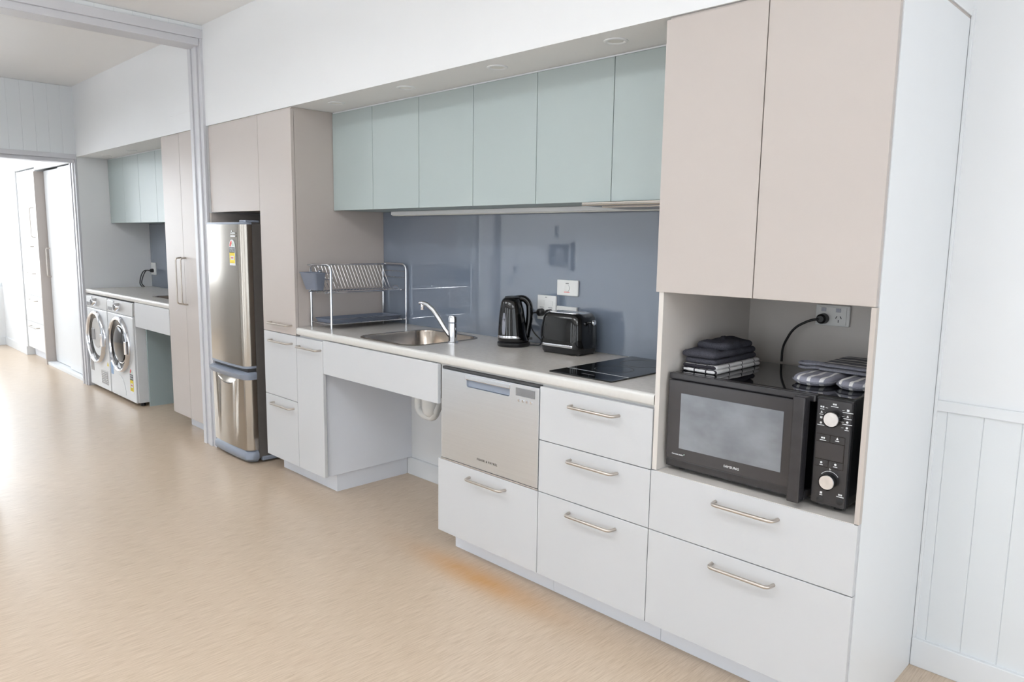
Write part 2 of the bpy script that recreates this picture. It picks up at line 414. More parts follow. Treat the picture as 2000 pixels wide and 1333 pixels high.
# outer walls with window openings
def wall_with_holes(nm, axis, a, b_, p0, p1, holes, lb):
    """axis 'x': wall runs along x at y in p0..p1; 'y': runs along y at x in p0..p1. holes (a0,a1,z0,z1)"""
    bm = bmesh.new(); cuts = sorted(holes); cur = a
    def bx(u0, u1, z0, z1):
        if u1-u0 < 1e-4 or z1-z0 < 1e-4: return
        if axis == 'x': B(u0, u1, p0, p1, z0, z1, 0, bm)
        else: B(p0, p1, u0, u1, z0, z1, 0, bm)
    for h in cuts:
        bx(cur, h[0], 0, CEIL); bx(h[0], h[1], 0, h[2]); bx(h[0], h[1], h[3], CEIL); cur = h[1]
    bx(cur, b_, 0, CEIL)
    return struct(nm, bm, 'wall_white', label=lb)
def window(nm, axis, u0, u1, z0, z1, p, lb, mull=1):
    f = thing(nm, lb, 'window'); del f['category']; f['kind'] = 'structure'
    def bx(a0, a1, c0, c1, d=.03, bm=None):
        return B(a0, a1, p-d, p+d, c0, c1, .002) if axis == 'x' else B(p-d, p+d, a0, a1, c0, c1, .002)
    t = .05
    for a0, a1, c0, c1 in ((u0, u0+t, z0, z1), (u1-t, u1, z0, z1), (u0+t, u1-t, z0, z0+t), (u0+t, u1-t, z1-t, z1)):
        obj('window_frame', bx(a0, a1, c0, c1), 'trim_white', f)
    n = mull+1; wd = (u1-u0-2*t-mull*.04)/n
    for i in range(n):
        a0 = u0+t+i*(wd+.04)
        obj('pane', bx(a0, a0+wd, z0+t, z1-t, .003), 'pane_glass', f)
        if i < mull: obj('mullion', bx(a0+wd, a0+wd+.04, z0+t, z1-t, .025), 'trim_white', f)
    return f
wall_with_holes('wall_front', 'x', -2.455, XR, YF-.1, YF, [(-1.65, -.65, .05, 2.35), (.25, 1.25, .05, 2.35), (2.15, 3.15, .05, 2.35)], 'white wall with tall windows opposite the kitchen')
window('window_1', 'x', .25, 1.25, .05, 2.35, YF-.05, 'tall white framed window opposite the bench', 0)
window('window_2', 'x', 2.15, 3.15, .05, 2.35, YF-.05, 'tall white framed window opposite the tall unit', 0)
window('fill_window', 'x', -1.65, -.65, .05, 2.35, YF-.05, 'added fill window with white frame opposite the fridge', 0)  # extra unseen window, added to send fill light into the recess
wall_with_holes('wall_right', 'y', YF, YB, XR, XR+.1, [(-3.9, -.1, .12, 2.55)], 'white wall with wide window at the right end')
window('window_3', 'y', -3.9, -.1, .12, 2.55, XR+.05, 'wide white framed window at the right end of the room', 2)
YL = -3.35
wall_with_holes('wall_front_laundry', 'x', -5.2, -2.455, YL-.1, YL, [(-4.1, -2.75, .05, 2.4)], 'white laundry wall with glazed doors')
window('window_4', 'x', -4.1, -2.75, .05, 2.4, YL-.05, 'glazed doors opposite the washing machines', 1)
wall_with_holes('wall_front_far', 'x', XL, -5.2, YL-.1, YL, [(-8.1, -5.5, .15, 2.5)], 'white far room wall with wide window')
window('window_5', 'x', -8.1, -5.5, .15, 2.5, YL-.05, 'wide window opposite the wardrobe', 2)
wall_with_holes('wall_end', 'y', YL-.1, YB+.05, XL-.1, XL, [(-3.0, .05, .73, 2.3)], 'white end wall of the far room with window')
window('window_6', 'y', -3.0, .05, .73, 2.3, XL-.05, 'window in the end wall of the far room', 2)
struct('baseboard_far', B(XL, -7.42, -.012, .0, 0, .1, .003), 'trim_white', label='white baseboard in the far room')
struct('baseboard_end', B(XL, XL+.014, YL, -.012, 0, .1, .003), 'trim_white', label='white baseboard under the end window')
struct('wall_far_return', B(XL, -7.42, .0, YB+.012, 0, BH), 'wall_white', label='white wall left of the far drawer unit')

# things on the divider wall behind the opening, mirrored in the glass splashback
ic = thing('intercom', 'dark wall intercom with handset, mirrored in the blue splashback', 'intercom', (-2.284, -2.2, 1.1))
obj('case', B(-2.284, -2.25, -2.31, -2.07, 1.16, 1.36, .008), 'black_plastic', ic)
obj('screen', B(-2.25, -2.247, -2.24, -2.1, 1.21, 1.32, .001), 'display_grey', ic)
obj('handset', tube([(-2.235, -2.345, 1.38), (-2.225, -2.35, 1.33), (-2.235, -2.35, 1.25), (-2.225, -2.35, 1.14), (-2.235, -2.345, 1.1)], [.022, .026, .02, .026, .022], 10), 'black_plastic', ic, True)
for y, z, w, h, lb in ((-1.62, 1.13, .05, .07, 'upper'), (-1.55, 1.03, .05, .075, 'lower'), (-2.17, 1.48, .05, .1, 'high')):
    s = thing('light_switch', {'upper': 'upper grey wall switch beside the sliding door, mirrored in splashback', 'lower': 'lower grey wall switch beside the sliding door, mirrored in splashback', 'high': 'grey wall plate above the intercom, mirrored in splashback'}[lb], 'switch', (-2.284, y, z), group='wall switches mirrored in the splashback')
    obj('plate', B(-2.284, -2.274, y-w/2, y+w/2, z-h/2, z+h/2, .002), 'fridge_grey', s)
    obj('rocker', B(-2.274, -2.271, y-.01, y+.01, z-.015, z+.015, .001), 'outlet_white', s)
sd = thing('sliding_door', 'white sliding door panel parked in the wide opening, mirrored in splashback', 'door', (-2.37, -1.33, 0))
obj('panel', B(-2.39, -2.35, -1.412, -1.22, .01, 2.55, .002), 'trim_white', sd)
hd = tube(fillet([(-2.351, -1.38, .92), (-2.30, -1.38, .925), (-2.30, -1.38, 1.245), (-2.351, -1.38, 1.25)], .016), .008, 10)
obj('handle', hd, 'nickel', sd, True)

# added unseen up/down fill lights (each lamp's light sits at its diffusers)
def add_fill_pendant(x, y, down, upw, lb):
    t = thing('fill_pendant', lb, 'light', (x, y, CEIL), group='added suspended fill lights')
    z = CEIL-.34
    obj('housing', B(x-.6, x+.6, y-.06, y+.06, z, z+.05, .004), 'trim_white', t)
    obj('diffuser', B(x-.59, x+.59, y-.05, y+.05, z-.006, z, .002), 'fill_glow', t)
    obj('diffuser', B(x-.59, x+.59, y-.05, y+.05, z+.05, z+.056, .002), 'fill_glow', t)
    for q in (-.5, .5): obj('wire', tube([(x+q, y, z+.056), (x+q, y, CEIL)], .0015, 6), 'nickel', t)
    for e, dz, rx in ((down, -.35, 0), (upw, -.27, PI)):
        l = bpy.data.lights.new('fill_lamp', 'AREA'); l.shape = 'RECTANGLE'; l.size = 1.18; l.size_y = .1; l.energy = e; l.color = (.93, .965, 1)
        o = bpy.data.objects.new('fill_lamp', l); COL.objects.link(o); o.parent = t; o.location = (0, 0, dz); o.rotation_euler = (rx, 0, 0)
add_fill_pendant(-.9, -1.9, 3, 20, 'added fill light suspended opposite the pantry')
add_fill_pendant(1.1, -1.9, 3, 20, 'added fill light suspended opposite the cooktop')
add_fill_pendant(3.2, -1.9, 3, 18, 'added fill light suspended near the right end window')
add_fill_pendant(-3.75, -1.9, 2, 32, 'added fill light suspended in the laundry')

# ------------------------------------------------------------------ kitchen cabinets
ZK = .109; ZT = 2.066; ZB = .862
def dark_body(x0, x1, z0, z1, parent, y0=.02, y1=.6, material='beige', name='body'):
    return obj(name, B(x0, x1, y0, y1, z0, z1, .001), material, parent)
XF, XP0, XP1, XP2 = -2.2564, -1.599, -1.2225, -.9475
# over-fridge cabinet
t = thing('overhead_cabinet', 'beige overhead cabinet above the steel fridge', 'cabinet', (-1.93, .3, 1.538))
dark_body(XF+.004, XP0-.001, 1.54, ZT, t, material='beige')
front('door', XF, XP0, 1.538, ZT, 'beige', t)
obj('scribe', B(XF, XP0, .004, .02, ZT, BH-.001), 'beige_edge', t)
# fridge surround
t = thing('fridge_end_panel', 'narrow pale end panel between door frame and steel fridge', 'panel', (-2.27, .3, 0))
obj('panel', B(-2.284, -2.262, .0, .6, 0, 1.536, .001), 'beige_edge', t)
# pantry
t = thing('pantry_cabinet', 'tall beige pantry cabinet between the fridge and the bench', 'cabinet', (-1.41, .3, 0))
dark_body(XP0+.001, XP1-.001, ZK, ZT, t, material='beige')
obj('plinth', B(XP0+.0, XP1-.001, .104, .59, 0, ZK-.001), 'plinth_white', t)
obj('scribe', B(XP0, XP1, .004, .25, ZT, BH-.001), 'beige_edge', t)
front('door', XP0, XP1, .854, ZT, 'beige', t, bar_handle(-1.499, -1.267, .907))
front('door', XP0, XP1, .4814, .854, 'pale', t, bar_handle(-1.499, -1.267, .806))
front('drawer', XP0, XP1, ZK, .4814, 'pale', t, bar_handle(-1.498, -1.265, .438))
# pull-out base cabinet
t = thing('base_cabinet', 'narrow pale base cabinet under the dish rack end of the bench', 'cabinet', (-1.09, .3, 0))
dark_body(XP1, -.976, ZK-.005, .852, t, material='plinth_white')
obj('plinth', B(XP1, -1.0, .104, .584, 0, ZK-.006), 'plinth_white', t)
obj('edge_strip', B(-.975, -.968, .021, .03, ZK, .852), 'fridge_grey', t)
front('door', XP1, XP2, ZK, .852, 'pale', t, bar_handle(-1.183, -.964, .803))
# sink apron
t = thing('sink_apron', 'pale fascia panel below the bench edge in front of the sink', 'panel', (-.47, 0, .68))
obj('fascia', B(XP2+.002, -.002, 0, .018, .681, .858, .0012), 'pale', t)
obj('bracket', B(-.03, -.012, .019, .05, .7, .852), 'carcass', t)
# dishwasher cabinet
t = thing('dishwasher_cabinet', 'pale base cabinet housing the steel dishwasher above one drawer', 'cabinet', (.3, .3, 0))
bm = bmesh.new()
B(.0, .024, .02, .6, ZK, .8525, 0, bm); B(.0, .6, .02, .6, ZK, .43, 0, bm); B(.598, .603, .02, .6, .43, .8525, 0, bm)
obj('body', bm, 'pale', t)
obj('plinth', B(.0, .6, .104, .59, 0, ZK-.001), 'plinth_white', t)
front('drawer', 0, .6, ZK, .4414, 'pale', t, bar_handle(.209, .424, .4))
# mid drawer cabinet
t = thing('drawer_cabinet', 'pale base cabinet with three drawers under the cooktop', 'cabinet', (.85, .3, 0))
obj('body', B(.604, 1.1045, .02, .6, ZK, .8525, .001), 'pale', t)
obj('plinth', B(.601, 1.1045, .104, .59, 0, ZK-.001), 'plinth_white', t)
for z0, z1, hz in ((.645, .852, .804), (.4419, .645, .601), (ZK, .4419, .399)):
    front('drawer', .6, 1.104, z0, z1, 'pale', t, bar_handle(.758, .969, hz))
# tall right unit
XT0, XT1 = 1.106, 1.768
t = thing('tall_cabinet', 'tall beige cabinet with open niche for the black microwave', 'cabinet', (1.44, .3, 0))
bm = bmesh.new()
B(XT0, 1.123, .004, .6, ZK, ZT, 0, bm); B(1.754, XT1, .02, .6, .0, ZT, 0, bm)
obj('side_panel', B(XT0, 1.1235, .004, .6, .648, 1.235, .0008), 'niche_panel', t)
obj('side_panel', B(XT0, 1.1235, .02, .6, ZK, .648, .0008), 'pale', t)
obj('side_panel', B(XT0-.004, 1.1235, .02, .6, 1.235, ZT, .0008), 'beige', t)
bm.free()
obj('end_panel', B(1.7545, XT1, .02, .606, 0, ZT, .0008), 'trim_white', t)
obj('niche_edge', B(1.7545, XT1, .001, .0195, .648, 1.233, .0008), 'beige_edge', t)
obj('shelf', B(1.1235, 1.7545, .003, .6, .629, .647, .0008), 'niche_panel', t)
obj('back_panel', B(1.1235, 1.7545, .588, .6, .647, 1.235), 'niche_panel', t)
obj('body', B(1.1235, 1.7545, .02, .6, 1.235, ZT), 'beige', t)
obj('body', B(1.1235, 1.7545, .02, .6, ZK, .628), 'pale', t)
obj('plinth', B(XT0, 1.7545, .104, .59, 0, ZK-.001), 'plinth_white', t)
obj('scribe', B(XT0, XT1, .008, .6, ZT, BH-.001), 'beige_edge', t)
front('door', 1.095, 1.4261, 1.2335, ZT, 'beige', t)
front('door', 1.4261, 1.767, 1.2335, ZT, 'beige', t)
front('drawer', 1.104, 1.767, .4419, .647, 'pale', t, bar_handle(1.344, 1.546, .601))
front('drawer', 1.104, 1.767, ZK, .4419, 'pale', t, bar_handle(1.344, 1.546, .4))

# wall cabinets (teal)
UX = [-1.2215, -.8388, -.4514, -.0615, .3247, .7118, 1.1]
YU = .25; ZU0, ZU1 = 1.5405, 2.066
for i, lb in enumerate(('double teal wall cabinet beside the beige pantry', 'double teal wall cabinet in the middle of the row, above the kettle', 'double teal wall cabinet beside the tall unit, above the cooktop')):
    a, c = UX[2*i], UX[2*i+2]
    t = thing('wall_cabinet', lb, 'cabinet', ((a+c)/2, .42, ZU0), group='teal wall cabinets over the bench')
    obj('body', B(a+.001, c-.001, YU+.019, .6, ZU0+.004, ZU1-.003), 'teal_side' if i < 3 else 'teal', t)
    for j in (0, 1): front('door', UX[2*i+j], UX[2*i+j+1], ZU0, ZU1, 'teal', t, None, YU)
    obj('scribe', B(a, c, YU+.004, YU+.02, ZU1, BH-.001), 'trim_white', t)
t = thing('under_cabinet_light', 'long white light batten under the teal cabinets', 'light', (-.1, .54, 1.52))
obj('housing', B(-1.05, 1.09, .515, .575, 1.524, 1.5435, .003), 'trim_white', t)
obj('diffuser', B(-1.045, 1.085, .52, .57, 1.519, 1.524, .002), 'lamp_lens', t)
t = thing('range_hood', 'slim slide-out steel range hood under the teal cabinet above the cooktop', 'range hood', (.85, .33, 1.52))
obj('body', B(.6, 1.09, .27, .5, 1.526, 1.5435, .002), 'steel_fridge', t)
obj('visor', B(.6, 1.09, .215, .27, 1.526, 1.5385, .003), 'steel_fridge', t)
obj('filter', B(.64, 1.07, .29, .49, 1.5215, 1.526, .001), 'nickel', t)

# splashback
o = obj('splashback', B(-1.2215, 1.1, .584, .5995, .9005, 1.543, .0006), 'splash', base=(-.06, .59, .9))
tag(o, 'glossy blue-grey glass splashback behind the bench', 'splashback')

# bench top with rounded front edge and sink cut-out
prof = []
for k in range(7):
    a = PI/2*k/6; prof.append((.002+.012-.012*math.sin(a)-.0, .888+.012*math.cos(a)))
poly = [(.5835, .8625), (.5835, .9)]+[(y, z) for y, z in prof]+[(.002, .868), (.006, .8625)]
bt = prism(poly, -1.2215, 1.1045, 'yz')
cut = loft([[(x, y, .80) for x, y in rrect(-.708, -.262, .052, .498, .085)], [(x, y, 1.0) for x, y in rrect(-.708, -.262, .052, .498, .085)]])
bt = boolean(bt, [cut])
o = obj('bench_top', bt, 'bench', base=(-.06, .3, .8625), smooth=True)
tag(o, 'long warm grey bench top with rounded front edge', 'bench top')
# edge band as part of the bench
obj('edge_band', prism([(y-.0006, z) for y, z in prof]+[(.0012, .868), (.004, .864), (.008, .864), (.0135, .893)], -1.2215, 1.1045, 'yz'), 'bench_edge', o, True)
obj('subtop', B(-1.21, 1.1, .0185, .04, .853, .8622), 'bench_edge', o)

# sink
t = thing('kitchen_sink', 'stainless steel sink bowl set in the bench', 'sink', (-.485, .275, .72))
def ring(x0, x1, y0, y1, r, z): return [(x, y, z) for x, y in rrect(x0, x1, y0, y1, r)]
bowl = loft([ring(-.722, -.248, .038, .512, .095, .9003), ring(-.718, -.252, .042, .508, .093, .9035), ring(-.706, -.264, .054, .496, .084, .902), ring(-.703, -.267, .057, .493, .083, .893),
             ring(-.697, -.273, .063, .487, .08, .76), ring(-.67, -.30, .09, .46, .07, .735), ring(-.5, -.47, .26, .29, .014, .73)], cap=False)
obj('bowl', bowl, 'steel_sink', t, 60)
obj('drain', lathe([(.045, .7315), (.045, .734), (.035, .7345), (.03, .731), (0, .731)], 24, at=(-.485, .275, 0), cap=False), 'chrome', t, True)
# tap
t = thing('mixer_tap', 'chrome mixer tap with angled spout at the right of the sink', 'tap', (-.213, .265, .9))
obj('base', lathe([(0, 0), (.027, 0), (.027, .006), (.022, .01), (0, .01)], 28, at=(-.213, .265, .9)), 'chrome', t, True)
obj('body', lathe([(0, .008), (.0205, .008), (.021, .05), (.0205, .098), (0, .098)], 28, at=(-.213, .265, .9)), 'chrome', t, True)
obj('lever_cap', lathe([(0, .1), (.018, .1), (.0215, .103), (.0215, .124), (.018, .133), (0, .134)], 28, at=(-.213, .265, .9)), 'chrome', t, True)
sp_pts = [(-.213, .265, .925), (-.235, .262, .94), (-.262, .258, .968), (-.295, .252, 1.01), (-.335, .246, 1.052), (-.375, .242, 1.075), (-.41, .24, 1.081), (-.432, .238, 1.08)]
obj('spout', tube(sp_pts, [.010, .012, .013, .013, .0125, .012, .011, .008], 14, sx=1.0), 'chrome', t, True)
obj('nozzle', lathe([(0, -.026), (.0095, -.026), (.0105, -.022), (.0105, .004), (0, .004)], 18, at=(-.412, .24, 1.073)), 'chrome', t, True)
# waste trap under the sink
t = thing('waste_trap', 'white plastic waste pipe hanging below the sink', 'pipe', (-.42, .26, .5))
obj('pipe', tube(fillet([(-.485, .275, .728), (-.485, .275, .535), (-.44, .27, .515), (-.36, .265, .515), (-.335, .262, .56), (-.335, .3, .62), (-.335, .6, .62)], .04, 6), .026, 14), 'pipe_white', t, True)
obj('collar', lathe([(0, 0), (.034, 0), (.036, .004), (.036, .03), (.034, .034), (0, .034)], 20, at=(-.485, .275, .62)), 'pipe_white', t, True)
obj('trap_bowl', lathe([(0, -.056), (.025, -.05), (.044, -.03), (.05, 0), (.05, .045), (.044, .05), (0, .05)], 24, at=(-.37, .262, .566)), 'pipe_white', t, True)

# cooktop
t = thing('cooktop', 'black glass ceramic cooktop flush on the bench', 'cooktop', (.75, .31, .9))
obj('glass', B(.6, .893, .05, .578, .9004, .9055, .0012), 'glass_black', t)
obj('divider_line', B(.602, .891, .1525, .156, .9054, .9058), 'print_white', t)
obj('control_marks', B(.72, .78, .095, .099, .9054, .9057), 'print_grey', t)
for cx, cy, r in ((.747, .26, .075), (.747, .45, .09)):
    obj('zone_ring', lathe([(r, .9055), (r, .9058), (r-.002, .9058), (r-.002, .9055)], 40, at=(cx, cy, 0), cap=False), 'dark_gap', t)

# dishwasher drawer
t = thing('dishwasher', 'stainless steel single drawer dishwasher with recessed handle', 'dishwasher', (.31, .1, .449))
panel = B(.0255, .5975, -.001, .03, .45, .842, .002)
panel = boolean(panel, [prism(rrect(.187, .441, .785, .823, .010), -.02, .022, 'xz')])
obj('door_panel', panel, 'steel_brushed', t)
obj('tub', B(.03, .594, .032, .55, .45, .846), 'dark_gap', t)
obj('top_gap', B(.026, .597, .004, .03, .8435, .8525), 'dark_gap', t)
h = obj('handle', B(.1875, .4405, .008, .021, .786, .822, .001), 'fridge_grey', t)
obj('grip', B(.183, .445, -.004, .006, .8155, .834, .003), 'chrome', h)
d = obj('display', B(.4755, .5755, -.003, -.0008, .7965, .8275, .0005), 'display_grey', t)
for zz, a, c in ((.82, .487, .567), (.809, .482, .51), (.803, .482, .508), (.809, .535, .56)):
    obj('display_text', B(a, c, -.0036, -.003, zz-.0012, zz+.0012), 'print_grey', d)
for i in range(4):
    obj('button', lathe([(0, -.0045), (.005, -.0045), (.0058, -.003), (.0058, 0)], 16, 'y', (.493+.0215*i, 0, .779), cap=False), 'chrome', t, True)
obj('brand_lettering', text_front('FISHER & PAYKEL', .0125, .3145, -.0014, .4905, 1.3), 'print_dark', t)
obj('sill_strip', B(.02, .5985, -.001, .03, .4425, .4485, .0008), 'chrome', t)

# downlights in the bulkhead soffit
def downlight(x, y, z, lb, grp):
    d = thing('downlight', lb, 'light', (x, y, z), group=grp)
    obj('rim', lathe([(.026, -.0005), (.030, -.004), (.036, -.005), (.042, -.003), (.042, .0)], 32, at=(x, y, z), cap=False), 'trim_white', d, True)
    obj('lens', lathe([(.0275, -.001), (0, -.0015)], 28, at=(x, y, z), cap=False), 'lamp_lens', d)
for x, lb in ((-.947, 'white soffit downlight nearest the beige pantry'), (-.362, 'second white soffit downlight from the beige pantry'), (.237, 'third white soffit downlight from the beige pantry'), (.821, 'white soffit downlight nearest the tall right cabinet')):
    downlight(x, .108, BH, lb, 'downlights over the kitchen bench')

# ------------------------------------------------------------------ refrigerator
t = thing('refrigerator', 'stainless steel fridge freezer with energy label', 'fridge', (-2.03, .3, 0))
FX0, FX1 = -2.255, -1.772
def door_poly(off=0., n=8, bulge=.006):
    x0, x1 = FX0+off, FX1-off; yb, yf, r = .03, -.04+off, .05
    pts = [(x1, yb)]
    for k in range(n+1):
        a = PI/2*k/n; pts.append((x1-r+r*math.cos(a), yf+r-r*math.sin(a)))
    for k in range(1, 12):
        f_ = k/12; xx = (x1-r)+(x0+.02-(x1-r))*f_; pts.append((xx, yf-bulge*math.sin(PI*f_)))
    for k in range(n+1):
        a = PI/2*k/n; pts.append((x0+.02-.02*math.sin(a), yf+.02-.02*math.cos(a)))
    pts.append((x0, yb)); return pts
obj('body', B(FX0+.004, FX1-.004, .034, .59, .03, 1.468, .004), 'fridge_side', t)
ud = obj('upper_door', prism(door_poly(), .612, 1.462), 'steel_fridge', t, True)
obj('top_cap', prism(door_poly(-.001), 1.4625, 1.475), 'fridge_grey', ud, True)
obj('bottom_cap', prism(door_poly(-.001), .598, .6115), 'fridge_grey', ud, True)
obj('door_seal', B(FX0+.008, FX1-.006, .0305, .0345, .6, 1.46), 'dark_gap', t)
obj('hinge_cover', B(-1.86, -1.775, -.005, .08, 1.4755, 1.488, .004), 'fridge_grey', t)
ld = prism(door_poly(), .086, .545)
ell = bmesh.new(); bmesh.ops.create_uvsphere(ell, u_segments=32, v_segments=16, radius=1)
ell.transform(Matrix.Translation((-2.03, -.054, .545)) @ Matrix.Diagonal((.155, .034, .07, 1)))
ld = boolean(ld, [ell])
lo = obj('lower_door', ld, 'steel_fridge', t, 50)
lip = loft([[(x, y, .528) for x, y in door_poly(-.004)], [(x, y-.012 if y < .0 else y, .546) for x, y in door_poly(-.006)], [(x, y-.016 if y < .0 else y, .563) for x, y in door_poly(-.006)], [(x, y-.004 if y < .0 else y, .574) for x, y in door_poly(.0)]])
obj('handle_lip', lip, 'fridge_grey', lo, True)
obj('lip_recess', B(FX0+.01, FX1-.012, -.02, .03, .5745, .597), 'dark_gap', t)
pl = loft([[(x, y, .006) for x, y in door_poly(.02)], [(x, y, .03) for x, y in door_poly(-.004)], [(x, y, .062) for x, y in door_poly(-.004)], [(x, y, .083) for x, y in door_poly(.012)]])
obj('plinth', pl, 'fridge_grey', t, 50)
for fx in (-2.2, -1.83):
    for fy in (.1, .5): obj('foot', lathe([(0, 0), (.02, 0), (.02, .03), (0, .03)], 14, at=(fx, fy, .0)), 'black_plastic', t)
obj('side_foot_cover', B(-1.80, -1.765, .05, .16, .012, .038, .006), 'fridge_grey', t)
# badge and label (on the front face)
yb = -.0455
bd = obj('badge', B(-1.893, -1.832, yb-.0012, yb+.002, 1.388, 1.397, .0004), 'print_white', ud)
mk = bmesh.new()
for dx, dz in ((0, .016), (-.008, .003), (.008, .003)):
    prism([(-1.877+dx, 1.404+dz-.005), (-1.870+dx, 1.404+dz+.0015), (-1.877+dx, 1.404+dz+.008), (-1.884+dx, 1.404+dz+.0015)], yb-.001, yb+.001, 'xz', mk)
obj('badge_emblem', mk, 'print_white', ud)
mk = bmesh.new()
for q in range(4): B(-1.862+.0085*q, -1.856+.0085*q, yb-.001, yb+.001, 1.405, 1.4165-.001*q, 0, mk)
obj('badge_lettering', mk, 'print_white', ud)
def arc_poly(cx, cz, r, a0, a1, r2=0, n=14):
    p = [(cx+r*math.cos(a0+(a1-a0)*k/n), cz+r*math.sin(a0+(a1-a0)*k/n)) for k in range(n+1)]
    if r2: p += [(cx+r2*math.cos(a1+(a0-a1)*k/n), cz+r2*math.sin(a1+(a0-a1)*k/n)) for k in range(n+1)]
    else: p += [(cx, cz)]
    return p
def energy_label(parent, x0, x1, z0, z1, y):
    w = x1-x0; cx = (x0+x1)/2; dome = w*.5*1.15; zb_ = z1-dome
    def lay(k): return y-.0005*k
    e = obj('energy_label', prism([(cx+w/2*math.cos(PI*k/16), zb_+dome*math.sin(PI*k/16)) for k in range(17)]+[(x0, z0), (x1, z0)], lay(1), y+.003, 'xz'), 'print_white', parent)
    hb = (zb_-z0)
    obj('label_red', prism([(cx+w*.42*math.cos(a)*1, zb_+.004*0+dome*.86*math.sin(a)) for a in [PI*.52+PI*.46*k/8 for k in range(9)]]+[(cx+w*.2*math.cos(a), zb_+dome*.36*math.sin(a)) for a in [PI*.98-PI*.46*k/8 for k in range(9)]], lay(2), lay(1)+.001, 'xz'), 'sticker_red', e)
    obj('label_green', prism([(cx+w*.38*math.cos(a), zb_+dome*.74*math.sin(a)) for a in [PI*.05+PI*.4*k/8 for k in range(9)]]+[(cx+.002, zb_+.004)], lay(2), lay(1)+.001, 'xz'), 'sticker_green', e)
    obj('label_black', B(x0+.002, x1-.002, lay(2), lay(1)+.001, z0+hb*.68, z0+hb*.98), 'print_dark', e)
    obj('label_yellow', B(x0+.002, x1-.002, lay(2), lay(1)+.001, z0+hb*.12, z0+hb*.68), 'sticker_yellow', e)
    obj('label_panel', B(cx-w*.3, cx+w*.3, lay(3), lay(2)+.001, z0+hb*.30, z0+hb*.52), 'print_white', e)
    obj('label_lettering', text_front('ENERGY', w*.22, cx, lay(3), z0+hb*.89, 1., text_front('RATING', w*.22, cx, lay(3), z0+hb*.77)), 'print_white', e)
    nb = bmesh.new()
    for q in (-1, 0, 1): B(cx+q*w*.15-w*.05, cx+q*w*.15+w*.05, lay(4), lay(3)+.0008, z0+hb*.37, z0+hb*.45, 0, nb)
    obj('label_number', nb, 'sticker_red', e)
energy_label(ud, -1.916, -1.842, 1.218, 1.372, yb)

# ------------------------------------------------------------------ dish rack
t = thing('dish_rack', 'chrome two tier dish rack standing against the pantry side', 'dish rack', (-1.1, .33, .9))
RX0, RX1 = -1.205, -1.0
for y in (.088, .566):
    obj('leg_frame', tube(fillet([(RX0, y, .9005), (RX0, y, 1.247), (RX1+.02*(y > .3), y, 1.247), (RX1+.02*(y > .3), y, .9005)], .035, 7), .0062, 12), 'chrome', t, True)
    for z in (1.205, 1.17): obj('cross_wire', tube([(RX0, y, z), (RX1+.02*(y > .3), y, z)], .0022, 6), 'chrome', t, True)
    obj('cross_wire', tube([(RX0, y, .93), (RX1+.02*(y > .3), y, .93)], .003, 6), 'chrome', t, True)
for x, z, r in ((-1.19, 1.243, .0035), (-1.185, 1.1, .0035), (-1.012, 1.1, .0045), (-1.1, 1.098, .003), (-1.012, .93, .003), (-1.19, .93, .003)):
    obj('rail', tube([(x, .06 if z > 1 else .088, z), (x+.01, .575, z)], r, 8), 'chrome', t, True)
bm = bmesh.new(); bm2 = bmesh.new()
for i in range(22):
    y = .10+.0212*i
    obj('plate_wire', tube(fillet([(-1.19, y, 1.243), (-1.13, y+.012, 1.115), (-1.1, y+.004, 1.1), (-1.012, y, 1.1)], .012, 3), .0018, 5), 'chrome', t, True)
    if i % 2 == 0: obj('base_wire', tube([(-1.19, y, .928), (-1.1, y, .916), (-1.012, y, .928)], .0016, 5), 'chrome', t, True)
bm.free(); bm2.free()
for y in (.53,):
    obj('cup_hook', tube([(-1.03+.03*math.cos(a), y+.0, 1.112+.012*math.sin(a)) for a in [2*PI*k/14 for k in range(14)]], .0018, 5, closed=True), 'chrome', t, True)
tr = thing('drip_tray', 'blue-grey plastic drip tray on the lower tier of the dish rack', 'tray', (-1.1, .33, .932))
bm = loft([ring(-1.18, -1.022, .105, .552, .02, .9325), ring(-1.195, -1.008, .094, .562, .025, .952), ring(-1.2, -1.003, .0945, .5595, .028, .953), ring(-1.194, -1.009, .0985, .5575, .022, .95), ring(-1.18, -1.022, .112, .545, .018, .938)])
obj('tray', bm, 'rack_plastic', tr, 30)
for y in (.36, .41, .46): obj('rib', B(-1.17, -1.04, y, y+.03, .9385, .942, .001), 'rack_plastic', tr)
cdy = thing('cutlery_caddy', 'blue-grey plastic cutlery caddy hooked on the dish rack end', 'caddy', (-1.11, .05, 1.11))
bm = loft([ring(-1.165, -1.05, .03, .078, .012, 1.113), ring(-1.192, -1.032, .014, .08, .012, 1.195), ring(-1.198, -1.026, .009, .0805, .012, 1.2055), ring(-1.192, -1.032, .015, .076, .01, 1.205), ring(-1.165, -1.052, .034, .073, .01, 1.12)])
obj('cup', bm, 'rack_plastic', cdy, 35)
obj('hook', tube(fillet([(-1.11, .079, 1.2), (-1.11, .082, 1.215), (-1.11, .097, 1.215), (-1.11, .097, 1.19)], .006), .003, 6), 'rack_plastic', cdy, True)
obj('divider', B(-1.112, -1.108, .03, .072, 1.12, 1.2), 'rack_plastic', cdy)

